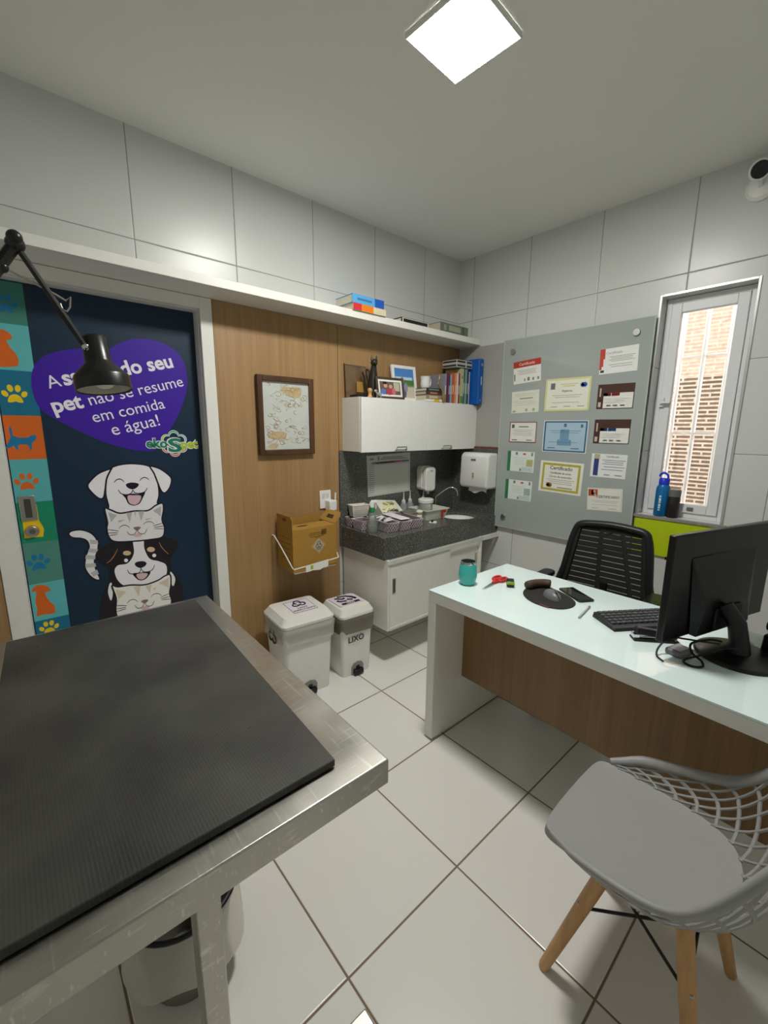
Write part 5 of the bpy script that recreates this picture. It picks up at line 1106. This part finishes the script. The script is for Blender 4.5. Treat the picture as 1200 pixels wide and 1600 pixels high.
o2 = MB().tube(spline([(-.022, -.002, 0), (-.01, .008, .001), (.012, .007, .001), (.024, -.004, 0)], 5, False), .005).build('black_clip', BLACK, loc=(-.60, -.328, Zc+.009)); o2.rotation_euler = (0, 0, R(38)); tag(o2, 'black curved clip lying on the white card', 'clip')

# ---- on the backsplash
PO = thing('reference_poster', 'laminated reference poster on the granite backsplash', 'poster', (-.73, -.0215, 1.0))
f = MB(); f.prism([(-.93, 1.003), (-.525, 1.012), (-.53, 1.30), (-.945, 1.285)], lambda a, b: Vector((a, -.0212, b)), lambda a, b: Vector((a, -.0226, b))); ps = f.build('sheet', M('bfc0ba', .3, var=.03, coat=.4), PO, world=True, smooth=0)
f = MB()
for k in range(14): f.box(-.915 + .02*0, -.875, -.0232, -.0225, 1.03 + .014*k, 1.034 + .014*k)
f.box(-.80, -.60, -.0232, -.0225, 1.268, 1.274).box(-.82, -.56, -.0232, -.0225, 1.257, 1.263).box(-.915, -.88, -.0232, -.0225, 1.255, 1.268).box(-.845, -.83, -.0232, -.0225, 1.25, 1.278)
f.build('text_lines', M('7d7f7b', .5), ps, world=True, smooth=0)
for k, c in enumerate(('6d6f6e', '55504c', '3f2f30', '3a2226', '52262f', '6b2c40', 'a0406a', 'b55a83', '5f6f86', '4f86a8')):
    f = MB(); x = -.90 + .036*k; f.box(x, x+.035, -.0232, -.0225, 1.226 + .0008*k, 1.240 + .0008*k); f.build('colour_band', M(c, .5), ps, world=True, smooth=0)
f = MB(); f.box(-.905, -.552, -.0228, -.0224, 1.02, 1.218); f.build('table_field', M('cacbc6', .35), ps, world=True, smooth=0)
SD = thing('soap_dispenser', 'white wall soap dispenser on the granite backsplash', 'dispenser', (-.4, -.021, 1.0))
f = MB(); f.prism(rrect(-.455, -.345, 1.015, 1.195, .028, 5), lambda a, b: Vector((a, -.0212, b)), lambda a, b: Vector((a, -.075 - .0*b, b))); f.build('back_shell', WHITE_P, SD, world=True, bevel=.004)
f = MB(); f.prism(rrect(-.452, -.348, 1.005, 1.19, .03, 5), lambda a, b: Vector((a, -.0755, b)), lambda a, b: Vector((a, -.118 - .01*math.sin((b-1.0)/.2*PI), b))); fc = f.build('front_cover', M('e6e6e1', .3), SD, world=True, bevel=.012, smooth=50)
f = MB(); f.box(-.415, -.385, -.1252, -.118, 1.158, 1.166); f.build('logo_mark', M('9aa0a6', .4), fc, world=True)
f = MB(); f.cyl((-.40, -.09, .985), (-.40, -.09, 1.004), .008); f.build('spout', M('cfcfca', .4), SD, world=True)
TD = thing('towel_dispenser', 'white paper towel dispenser on the right wall over the counter', 'dispenser', (-.021, -.315, 1.02))
f = MB(); P = [(-.0215, 1.03), (-.0215, 1.295), (-.12, 1.298), (-.148, 1.275), (-.158, 1.06), (-.14, 1.032)]
f.prism([tuple(p) for p in P], lambda a, b: Vector((a, -.442, b)), lambda a, b: Vector((a, -.19, b))); bd = f.build('body', WHITE_P, TD, world=True, bevel=.014, smooth=50, seg=3)
f = MB(); f.box(-.1535, -.1515, -.335, -.29, 1.238, 1.252); f.build('logo_plate', M('6d7282', .4), bd, world=True, bevel=.001)
f = MB(); f.prism(ell(-.318, 1.125, .009, .028), lambda a, b: Vector((-.1545, a, b)), lambda a, b: Vector((-.1575, a, b))); sw = f.build('sight_window', M('bdbdb8', .4), bd, world=True)
f = MB(); f.cyl((-.1578, -.318, 1.14), (-.157, -.318, 1.14), .006).cyl((-.1578, -.318, 1.122), (-.157, -.318, 1.122), .006); f.build('sight_hole', M('55544f', .5), sw, world=True)
f = MB(); PT = []
for i in range(9):
    y = -.415 + .02*i; PT.append([Vector((-.105 - .004*math.sin(i), y, 1.031)), Vector((-.112 - .006*math.sin(i*1.7), y+.002, 1.012 + .006*math.sin(i*1.3))), Vector((-.108, y+.004, 1.0 + .012*math.sin(i*.9)))])
f.grid(PT); f.grid([[p + Vector((.0015, 0, 0)) for p in r] for r in PT][::-1]); f.build('paper_towel', M('e6e6e2', .8), TD, world=True, smooth=60)

# ---- on top of the wall cabinet
Zt = 1.6555
o = MB().box(-1.135, -1.03, -.17, -.09, 0, .016).build('black_case', BLACK, world=False, loc=(0, 0, Zt), bevel=.004); o.data.transform(Matrix.Translation((1.08, .13, 0))); o.location = (-1.08, -.13, Zt); tag(o, 'flat black case at the left end of the wall cabinet top', 'case')
AC = thing('acrylic_plaque', 'clear acrylic plaque on a gold base leaning on the panelling', 'plaque', (-1.04, -.04, Zt))
f = MB(); f.box(-.085, .085, -.004, .004, .0, .205, Matrix.Rotation(R(-4), 4, 'X')); f.build('plate', glass_mat('smoky_acrylic', 'ece6da', .02, .04), AC, bevel=.001)
f = MB(); f.box(.0, .075, -.0095, -.0042, .04, .105, Matrix.Rotation(R(-4), 4, 'X')); f.build('gold_plate', M('b9914c', .45, metal=.3), AC)
f = MB(); f.box(-.0875, -.0855, -.005, .005, .0, .21, Matrix.Rotation(R(-4), 4, 'X')); f.build('dark_edge', M('3a2f25', .4), AC)
FG = thing('wooden_figurine', 'small wooden figurine with a round head', 'figurine', (-1.05, -.185, Zt))
f = MB(); f.lathe([(.016, 0), (.017, .003), (.011, .012), (.010, .022), (.013, .030)]); f.build('body', BEECH, FG); f = MB(); f.sphere((0, 0, .041), .0155); f.build('head', BEECH, FG)
FH = thing('silver_figurine', 'small silver dog figurine beside the wooden one', 'figurine', (-.985, -.195, Zt))
f = MB(); f.tube([(-.018, 0, .024), (0, 0, .026), (.018, 0, .024)], [.007, .009, .007], n=8)
for x in (-.013, .013):
    for y in (-.006, .006): f.cyl((x, y, 0), (x, y, .022), .0028, n=6)
f.tube([(-.017, 0, .026), (-.023, 0, .036)], .005); f.sphere((-.026, 0, .041), .0085, sx=1.4); f.tube([(.02, 0, .026), (.032, 0, .028)], .0028); f.build('body', M('c9ccd0', .3, metal=.7), FH, smooth=50)
KT = thing('cat_statue', 'tall slim black cat statue beside the photo frames', 'statue', (-.948, -.094, Zt), R(-15))
f = MB(); KB = M('2a241f', .35, var=.3)
f.tube([(0, 0, 0), (.0, 0, .03), (-.002, 0, .09), (0, -.003, .15), (0, -.008, .19), (0, -.012, .205)], [.034, .039, .034, .026, .019, .017], n=14)
for s in (-1, 1): f.tube([(s*.012, -.012, .14), (s*.012, -.022, .07), (s*.012, -.03, .006)], [.009, .008, .009], n=8)
f.build('body', KB, KT, smooth=60)
f = MB(); f.sphere((0, -.014, .222), .024, sx=.95, sy=.9, sz=.95); f.sphere((0, -.034, .216), .0105)
for s in (-1, 1): f.cyl((s*.014, -.012, .236), (s*.018, -.012, .268), .0095, .001, 8)
f.build('head', KB, KT, smooth=60)
f = MB(); f.tube(spline([(-.02, .012, .012), (-.045, .012, .05), (-.055, .012, .12), (-.07, .01, .165)], 5, False), .006); f.tube(spline([(-.025, .012, .05), (-.035, .012, .12), (-.045, .01, .17), (-.04, .01, .182), (-.03, .01, .172)], 5, False), .005); f.build('tail', KB, KT, smooth=60)
def photo_frame(loc, w, h, t, fcol, mat_w, lab, rot, lean, cols):
    p = thing('photo_frame', lab, 'photo frame', loc, rot); T_ = Matrix.Rotation(R(lean), 4, 'X')
    f = MB()
    for x0, x1, z0, z1 in ((-w/2, -w/2+t, 0, h), (w/2-t, w/2, 0, h), (-w/2+t, w/2-t, 0, t), (-w/2+t, w/2-t, h-t, h)): f.box(x0, x1, -.012, .006, z0, z1, T_)
    f.build('frame', fcol, p, bevel=.002)
    if mat_w:
        f = MB(); f.box(-w/2+t, w/2-t, -.006, .004, t, h-t, T_); f.build('passe_partout', M('ecebe6', .6), p)
    i = t + mat_w; f = MB(); f.box(-w/2+i, w/2-i, -.0072, .0035 if not mat_w else -.0055, i, h-i, T_); ph = f.build('photograph', M(cols[0], .3, var=.15, scale=40), p)
    W_, H_ = w-2*i, h-2*i
    for k, (nm, col, pts) in enumerate(cols[1:]):
        f = MB(); f.prism([tuple(q) for q in spline([(-w/2+i+a*W_, i+b*H_) for a, b in pts], 3)], lambda a, b: T_ @ Vector((a, -.0071, b)), lambda a, b: T_ @ Vector((a, -.0074 - .00008*k, b))); f.build(nm, M(col, .4, var=.2, scale=90), ph, smooth=0)
    f = MB(); f.box(-.015, .015, .006, .009, .01, h*.7, T_); f.build('back_strut', BLACK_M, p)
    return p
def blob(cx, cz, rx, rz): return ell(cx, cz, rx, rz, 0, 8)
def rc(a, b, c, d): return [(a, b), ((a+c)/2, b), (c, b), (c, (b+d)/2), (c, d), ((a+c)/2, d), (a, d), (a, (b+d)/2)]
photo_frame((-.868, -.175, Zt), .215, .135, .013, M('4a3b2c', .4), .014, 'dark wooden landscape photo frame of two people indoors, white mat', R(-6), -10,
  ['6a5a50', ('wall_patch', 'b9b59a', rc(.68, .3, .95, .95)), ('shirt_blue', '5a78b8', blob(.15, .2, .12, .22)), ('shirt_red', 'b03a50', blob(.45, .22, .16, .26)), ('shirt_pink', 'c96a78', blob(.66, .25, .1, .25)), ('face_patch', 'c99a86', blob(.27, .68, .09, .17)), ('face_patch', 'c99a86', blob(.52, .62, .09, .16)), ('hair_patch', '2a1c18', blob(.25, .88, .11, .1))])
photo_frame((-.648, -.085, Zt), .215, .24, .022, WHITE_P, 0, 'white portrait photo frame of a person outdoors under blue sky', R(-4), -9,
  ['6f9a55', ('sky_patch', '4f86cc', rc(.0, .68, 1.0, 1.0)), ('cloud_patch', 'b9d4ea', rc(.05, .62, .9, .72)), ('hill_patch', '4f7a3c', rc(.3, .45, 1., .62)), ('path_patch', 'c9bfae', rc(.5, .0, 1.0, .38)), ('clothing_patch', '5f5a86', blob(.4, .25, .17, .3)), ('clothing_patch', '8a8fa8', blob(.55, .36, .1, .16)), ('face_patch', '9a6f58', blob(.38, .62, .08, .09))])
def book(loc, w, d, h, col, lab, rot=0, group=None, lean=0, pages='ddd6c4', flat=False, bands=(), cat='book'):
    """w thickness, d depth, h height when upright (local x thickness, spine towards -y)"""
    b = thing('book', lab, cat, loc, rot, group); T_ = Matrix.Rotation(R(lean), 4, 'Y')
    if flat: T_ = Matrix.Translation((0, 0, w/2)) @ Matrix.Rotation(R(90), 4, 'Y') @ Matrix.Translation((0, 0, -h/2))
    t = .0022; f = MB()
    f.box(-w/2, -w/2+t, -d/2, d/2, 0, h, T_).box(w/2-t, w/2, -d/2, d/2, 0, h, T_).box(-w/2+t, w/2-t, -d/2, -d/2+t, 0, h, T_)
    f.build('cover', M(col, .45, var=.08, scale=50), b, bevel=.0006, smooth=0)
    f = MB(); f.box(-w/2+t, w/2-t, -d/2+t, d/2-.004, .003, h-.003, T_); f.build('pages', M(pages, .8), b, smooth=0)
    for k, (nm, c, z0, z1, m_) in enumerate(bands):
        f = MB(); f.box(-w/2+m_*w, w/2-m_*w, -d/2-.0006, -d/2, z0*h, z1*h, T_); f.build(nm, M(c, .5), b, smooth=0)
    return b
# lying pile under the mug, top to bottom
G1 = 'books piled under the white mug'
zz = Zt
for w_, col, pg, wd, dp, lab, bd in ((.016, 'e6e4da', 'e6e2d6', .165, .13, 'thin white book with yellow spine patch at the bottom of the pile', (('yellow_patch', 'e0b41a', .52, .82, 0),)),
                                     (.028, '9a8468', 'cfc4ae', .15, .13, 'thick tan book second from the bottom of the pile', (('spine_label', 'c9b896', .2, .75, .2),)),
                                     (.024, '4a2c2c', 'bba898', .155, .13, 'dark red-brown book second from the top of the pile', (('spine_label', 'a87a6a', .25, .7, .25),)),
                                     (.022, '2c2f2c', 'c9c6b8', .148, .13, 'black and grey book at the top of the pile', (('spine_label', '77827a', .15, .8, .3),))):
    book((-.487, -.142, zz), w_, dp, wd, col, lab, R(-3), G1, pages=pg, flat=True, bands=bd); zz += w_ + .0003
MG = thing('white_mug', 'white flared mug on the pile of books', 'mug', (-.512, -.14, zz))
f = MB(); f.lathe([(.028, 0), (.030, .003), (.033, .03), (.031, .055), (.035, .076), (.0375, .08), (.035, .08), (.029, .055), (.030, .01), (0, .008)], cap=False); f.build('body', WHITE_P, MG)
f = MB(); f.tube(spline([(.030, 0, .062), (.05, 0, .066), (.056, 0, .045), (.048, 0, .022), (.031, 0, .018)], 4, False), .0045); f.build('handle', WHITE_P, MG)
GS = thing('gold_spoon', 'gold long-handled ornament leaning on the pile of books', 'ornament', (-.418, -.222, Zt+.0), 0)
GO = M('b59a5c', .35, metal=.7)
f = MB(); f.tube(spline([(.012, 0, .045), (.0, .004, .075), (-.02, .008, .105), (-.035, .014, .125), (-.02, .02, .15), (-.012, .022, .175)], 4, False), .0042); f.sphere((-.014, .022, .18), .007); f.build('handle', GO, GS, smooth=60)
f = MB(); f.sphere((.016, 0, .034), .02, sy=.45, sz=1.2); f.cyl((.016, 0, 0), (.016, 0, .02), .006, .004); f.build('bowl', GO, GS)
# upright row
G2 = 'books standing on the wall cabinet'
x = -.365
row = [(.02, .15, .20, '8a8a96', 'grey-lilac tall thin book, first of the standing row', 6, 'cfcad0'), (.012, .15, .205, '6a2c50', 'thin plum book near the left of the row', 5, None), (.014, .15, .2, '3c3f5e', 'dark navy book beside the thin plum one', 4, None), (.017, .15, .2, '7ea4ae', 'pale blue book in the standing row', 4, None),
       (.02, .145, .215, 'c9502c', 'bright orange-red book in the standing row', 3, None), (.016, .145, .212, 'd08a58', 'light orange book right of the orange-red one', 3, None), (.012, .145, .212, 'd9d4c6', 'thin white book between orange and crimson spines', 3, None), (.016, .145, .215, '8a2430', 'crimson book in the standing row', 3, None),
       (.034, .15, .25, 'b9b98a', 'wide yellow-green book with pastoral spine, tallest group', 2, None), (.014, .15, .255, '3f4238', 'dark olive book right of the yellow-green one', 2, None), (.022, .15, .25, '6fa0a0', 'teal book near the right end of the row', 2, None), (.016, .15, .25, '39302e', 'black-brown book second from the right end', 2, None), (.01, .15, .235, 'c9c0cc', 'pale lilac slim book at the right end of the row', 1, None)]
for w_, d_, h_, col, lab, ln, _ in row:
    bands = ((('title_band', 'd9d2c4', .3, .6, .3),) if w_ > .013 and col not in ('b9b98a', 'd9d4c6') else ()) + ((('green_foot', '5f8a4a', .02, .22, .0), ('title_mark', '6a6a58', .72, .8, .35)) if col == 'b9b98a' else ())
    x += w_/2 + h_*0
    book((x, -.125 + .004*((len(col)+int(w_*1000)) % 3), Zt), w_, d_, h_, col, lab, 0, G2, lean=0, bands=bands); x += w_/2 + .0012 + (.0045 if ln > 2 else .0015)
# document boxes lying on the tall books
ztop = Zt + .2565
for i, (x0, x1, lab) in enumerate(((-.25, -.145, 'left small striped box lying on the tall books'), (-.142, -.07, 'right small striped box lying on the tall books'))):
    b = thing('striped_box', lab, 'box', ((x0+x1)/2, -.125, ztop), 0, 'striped boxes on top of the books')
    f = MB(); f.box(-(x1-x0)/2, (x1-x0)/2, -.075, .06, 0, .052); f.build('box', M('b9b9b2', .5), b, bevel=.002)
    f = MB()
    for z0 in (.006, .034): f.box(-(x1-x0)/2+.006, (x1-x0)/2-.006, -.0757, -.0749, z0, z0+.012)
    for z0 in (.006, .034): f.box(-(x1-x0)/2-.0007, -(x1-x0)/2+.0001, -.07, .055, z0, z0+.012)
    f.build('black_stripes', M('23231f', .5), b, smooth=0)
BB = thing('blue_binder', 'blue ring binder at the right end of the cabinet top', 'binder', (-.038, -.175, Zt))
f = MB(); f.prism([tuple(q) for q in rrect(-.028, .028, -.09, .09, .012, 4)], lambda a, b: Vector((a, b, 0)), lambda a, b: Vector((a, b, .325))); bb = f.build('cover', M('1457a8', .35), BB)
f = MB(); f.box(-.004, .006, -.0908, -.0898, .14, .2); f.build('spine_label', M('b9cfe6', .5), bb)
f = MB(); f.cyl((.004, -.0908, .285), (.004, -.0896, .285), .012).cyl((-.002, -.0908, .03), (-.002, -.0896, .03), .007); f.build('spine_mark', M('8a86c4', .5), bb)

# ---- on the long shelf
Zs = 2.1262
book((-1.085, -.15, Zs), .037, .16, .245, 'd9cfae', 'thick book with red orange and cream spine lying under the blue one', R(0), None, flat=True, bands=(('red_band', 'd0303a', 0, .24, 0), ('orange_band', 'e8801c', .24, .6, 0)))
book((-1.095, -.145, Zs+.0375), .047, .165, .235, '5aa8de', 'thick blue spined book on top of the pair on the shelf', R(0), None, flat=True, bands=(('navy_band', '1f58b4', .7, 1, 0), ('spine_title', '3a78ac', .15, .6, .38)))
DV = thing('disc_case', 'thin black and silver disc case lying on the long shelf', 'case', (-.69, -.135, Zs))
f = MB(); f.box(-.125, .125, -.075, .075, 0, .03); f.build('case', M('1d1b1a', .35), DV, bevel=.002)
f = MB(); f.box(-.118, -.108, -.0757, -.0748, 0.003, .028).box(.112, .122, -.0757, -.0748, .003, .028).box(-.108, .112, -.0757, -.0748, .023, .027); f.box(-.1257, -.1249, -.07, .07, .003, .022); f.build('silver_trim', M('d0ccc4', .4), DV, smooth=0)

book((-.305, -.14, Zs), .058, .15, .3, '66705f', 'thick dark green hardback lying at the right end of the shelf', R(0), None, flat=True, pages='b9ac98', bands=(('spine_title', '9aa28c', .3, .72, .2), ('spine_band', '4a5346', .8, .84, 0), ('spine_mark', '8f9a86', .12, .2, .2)))

# ---- on the desk
Zd = .7523
TB = thing('tumbler', 'turquoise steel tumbler at the corner of the desk', 'tumbler', (-1.215, -1.108, Zd))
f = MB(); f.lathe([(.028, 0), (.034, .005), (.0425, .035), (.0435, .052), (.0405, .080), (.0355, .1), (.0348, .1), (.0385, .08), (.0405, .05), (.032, .01), (0, .006)], cap=False); f.build('cup', M('3fb3ad', .35, coat=.3), TB)
f = MB(); f.lathe([(.0357, .0998), (.036, .102), (.0345, .111), (.0325, .112), (.0323, .1), (.0345, .0998)], cap=False); f.build('steel_rim', CHROME, TB)
f = MB(); f.lathe([(.0, .088), (.031, .088), (.031, .09), (0, .09)], cap=False); f.build('drink', M('3a2418', .15), TB)
SI = thing('scissors', 'red handled scissors lying on the desk', 'scissors', (-1.13, -1.19, Zd), R(8))
f = MB(); f.prism([(-.105, -.002), (-.02, -.008), (.0, -.006), (.0, .006), (-.02, .004)], lambda a, b: Vector((a, b, .003)), lambda a, b: Vector((a, b, .0045))); f.prism([(-.105, .002), (-.02, .008), (.0, .008), (.0, -.004), (-.02, -.002)], lambda a, b: Vector((a, b, .0047)), lambda a, b: Vector((a, b, .0062))); f.cyl((-.012, 0, .0025), (-.012, 0, .0075), .004, n=10); f.build('blades', CHROME, SI)
f = MB()
for s in (-1, 1):
    f.tube([(0, -.001*s, .006), (.02, .004*s, .007), (.04, .010*s, .008)], [.006, .0065, .006]); f.tube([(.075 + .032*math.cos(R(q)), s*.016 + .013*math.sin(R(q)), .008) for q in range(0, 360, 24)], .0058, closed=True)
f.build('handles', M('d02a2a', .4), SI, smooth=60)
TM = thing('tape_measure', 'black and green pocket tape measure beside the scissors', 'tape measure', (-1.085, -1.255, Zd), R(35))
f = MB(); f.box(-.026, .026, -.017, .017, 0, .03); f.build('case', M('1c1c1a', .4), TM, bevel=.006)
f = MB(); f.box(-.0265, -.02, -.0175, .0175, .014, .028).box(.021, .0265, -.0175, .0175, .014, .028); f.build('green_grip', M('9ab52a', .5), TM, bevel=.002)

MP = thing('mouse_pad', 'black mouse pad with wrist rest on the desk', 'mouse pad', (-1.085, -1.44, Zd), R(0))
f = MB(); out_ = spline([(.028, .115), (.09, .098), (.115, .055), (.085, -.04), (.033, -.106), (-.03, -.118), (-.085, -.09), (-.105, -.025), (-.09, .04), (-.04, .095)], 6)
f.prism([tuple(p) for p in out_], lambda a, b: Vector((a, b, 0)), lambda a, b: Vector((a, b, .004))); f.build('pad', M('24231f', .75), MP)
f = MB(); P = [(.012, .105), (.045, .103), (.075, .09), (.1, .07), (.112, .045)]
f.tube([(a, b, .0215) for a, b in spline(P, 5, False)], [.01] + [.02]*19 + [.01], n=10); f.build('wrist_rest', M('4b3a2c', .6), MP, smooth=70)
f = MB(); f.box(-.107, -.1, -.06, -.02, .0041, .0046); f.build('red_mark', M('8a3a3a', .6), MP)
MO = thing('computer_mouse', 'grey and black computer mouse on the mouse pad', 'mouse', (-1.075, -1.455, Zd+.0042), R(60))
f = MB(); f.sphere((0, 0, .0), .03, n=20, sx=1.75, sy=1.0, sz=1.1); bmesh.ops.bisect_plane(f.b, geom=f.b.verts[:]+f.b.edges[:]+f.b.faces[:], plane_co=(0, 0, 0), plane_no=(0, 0, -1), clear_outer=True); bmesh.ops.holes_fill(f.b, edges=[e for e in f.b.edges if e.is_boundary]); f.build('shell', M('6f7074', .35), MO, smooth=60)
f = MB(); f.sphere((-.026, 0, .0245), .0085, sx=1.2, sy=.5); f.build('scroll_wheel', BLACK, MO)
f = MB(); f.tube([(-.05, 0, .0135), (-.035, 0, .0245), (-.016, 0, .0315)], .0018, n=6); f.build('button_gap', BLACK, MO)
o = thing('smartphone', 'black smartphone lying beside the mouse pad', 'phone', (-.965, -1.508, Zd), R(-35))
f = MB(); f.prism([tuple(p) for p in rrect(-.037, .037, -.078, .078, .01, 4)], lambda a, b: Vector((a, b, 0)), lambda a, b: Vector((a, b, .008))); f.build('body', M('202022', .3), o, bevel=.002)
f = MB(); f.box(-.034, .034, -.073, .073, .0081, .0086); f.build('screen', M('0d0f0d', .05), o)
o.rotation_euler = (0, 0, math.atan2(-1.58 + 1.43, -1.023 + .932) + R(90))
o = thing('pen', 'slim grey pen lying on the desk', 'pen', (-1.122, -1.614, Zd+.0042), R(8))
f = MB(); f.cyl((-.07, 0, 0), (.055, 0, 0), .004, n=10); f.build('barrel', M('b9b9bd', .3), o)
f = MB(); f.cyl((.055, 0, 0), (.07, 0, 0), .0042, n=10); f.build('cap', M('77777c', .3), o)
KB_ = thing('keyboard', 'black computer keyboard half behind the monitor', 'keyboard', (-1.02, -1.835, Zd), 0)
# long side runs from the left end towards the back right
ka = math.atan2(-1.872+1.756, -1.036+1.21); KB_.rotation_euler = (0, 0, ka)
kx, ky = -1.165, -1.706
KB_.location = (kx + math.cos(ka)*.215 , ky + math.sin(ka)*.215, Zd)
f = MB(); f.quadbox([Vector(p) for p in ((-.22, -.066, 0), (.22, -.066, 0), (.22, .066, 0), (-.22, .066, 0), (-.217, -.063, .012), (.217, -.063, .012), (.217, .063, .022), (-.217, .063, .022))]); f.build('case', M('2e2e30', .45), KB_, bevel=.003)
KM = M('4b4b4e', .5); kn = 0
for r_ in range(5):
    for c_ in range(19):
        x0 = -.208 + c_*.0222; y0 = -.036 + r_*.0192
        if c_ in (13, ) : continue
        if kn >= 92: continue
        kn += 1
        f = MB(); zt = .012 + (y0+.063)/.126*.010
        f.box(x0, x0+.0185, y0, y0+.016, zt-.001, zt+.006); f.build('key', KM, KB_, bevel=.0015, seg=1)
SPL = thing('stapler', 'black stapler half under the monitor edge', 'stapler', (-1.165, -1.87, Zd), math.atan2(-.088, .075))
f = MB(); f.box(-.07, .075, -.02, .02, 0, .008); f.build('base', BLACK, SPL, bevel=.003)
f = MB(); f.quadbox([Vector(p) for p in ((-.062, -.015, .022), (.072, -.015, .012), (.072, .015, .012), (-.062, .015, .022), (-.06, -.012, .046), (.072, -.012, .03), (.072, .012, .03), (-.06, .012, .046))]); f.build('arm', M('1b1c22', .3), SPL, bevel=.004)
f = MB(); f.box(-.068, -.05, -.012, .012, .0085, .021).box(-.05, .06, -.008, .008, .009, .0135); f.build('magazine', CHROME, SPL)

# ---- monitor
MN = thing('monitor', 'black computer monitor seen from behind on a round foot', 'monitor', (-1.085, -2.085, Zd), R(-16.5))
# local x runs along the panel, +y is the screen side
th = Matrix.Translation((.022, .095, 0))
f = MB(); f.box(-.28, .29, -.01, .012, .062, .405, th); f.build('screen_panel', M('0c0c0c', .35), MN, bevel=.004)
f = MB(); f.box(-.27, .28, .0122, .0128, .078, .395, th); f.build('display', M('080909', .08), MN)
f = MB(); f.quadbox([th @ Vector(p) for p in ((-.15, -.035, .064), (.15, -.035, .064), (.15, -.0102, .064), (-.15, -.0102, .064), (-.12, -.038, .16), (.12, -.038, .16), (.19, -.0102, .33), (-.19, -.0102, .33))]); f.build('back_housing', M('0a0a0a', .4), MN, bevel=.006)
f = MB(); f.box(-.075, .075, -.046, -.036, .075, .15, th); f.build('port_cover', M('0c0c0c', .5), MN, bevel=.003)
f = MB(); f.tube([(0, 0, .01), (0, .0, .05), (-.004, .012, .11), (-.012, .05, .16)], [.036, .027, .026, .024], n=16); f.build('stand_column', BLACK, MN, smooth=50)
f = MB(); f.lathe([(.112, 0), (.115, .004), (.11, .012), (.06, .018), (.03, .02)], n=48); f.build('foot', M('131313', .3), MN, smooth=50)
def cab(name, lab, pts, r):
    o = MB().tube(spline(pts, 8, False), r, n=8).build(name, BLACK, smooth=70); tag(o, lab, 'cable'); return o
def dk(px, py, h=0): return (px, py, Zd + .0035 + h)
cab('cable_loop', 'black cable coiled in a loop left of the monitor foot', [dk(-1.14, -2.105, .045), dk(-1.165, -2.065, .045), dk(-1.20, -2.01, .01), dk(-1.235, -1.985, .002), dk(-1.262, -1.985, .0), dk(-1.27, -2.01, .0), dk(-1.25, -2.03, .001), dk(-1.22, -2.02, .004), dk(-1.20, -1.99, .012), dk(-1.17, -1.98, .03), dk(-1.145, -2.02, .05), dk(-1.135, -2.05, .052)], .0035)
cab('power_cable', 'black cable arching over the grey box by the monitor foot', [dk(-1.165, -2.05, .064-.01), dk(-1.19, -2.015, .056), dk(-1.20, -1.965, .05), dk(-1.22, -1.93, .048), dk(-1.255, -1.912, .02), dk(-1.28, -1.915, .0), dk(-1.305, -1.94, .0)], .003)
cab('video_cable', 'black cable trailing over the desk from the monitor foot, away from the keyboard', [dk(-1.06, -2.155, .035), dk(-1.05, -2.19, .03), dk(-1.045, -2.22, .01), dk(-1.04, -2.26, .0), dk(-1.045, -2.36, .0)], .0035)
MD = thing('modem', 'small grey plastic box under the cables by the monitor', 'box', (-1.205, -1.957, Zd), R(-16))
f = MB(); f.box(-.036, .036, -.026, .026, 0, .02); f.build('case', M('77767c', .4), MD, bevel=.006)
f = MB(); f.box(-.028, .028, -.018, .018, .0201, .0215); f.build('top_plate', M('8f8e94', .35), MD, bevel=.001)
DS = thing('desk_phone', 'black desk telephone behind the monitor foot', 'telephone', (-.915, -2.228, Zd), R(-16))
f = MB(); f.quadbox([Vector(p) for p in ((-.09, -.08, 0), (.09, -.08, 0), (.09, .08, 0), (-.09, .08, 0), (-.088, -.078, .025), (.088, -.078, .025), (.088, .078, .06), (-.088, .078, .06))]); f.build('body', M('18181a', .35), DS, bevel=.006)
f = MB(); f.tube([(-.06, -.075, .062), (-.06, -.03, .072), (-.06, .03, .088), (-.06, .078, .088)], [.02, .014, .014, .02], n=10); f.build('handset', M('111113', .3), DS)
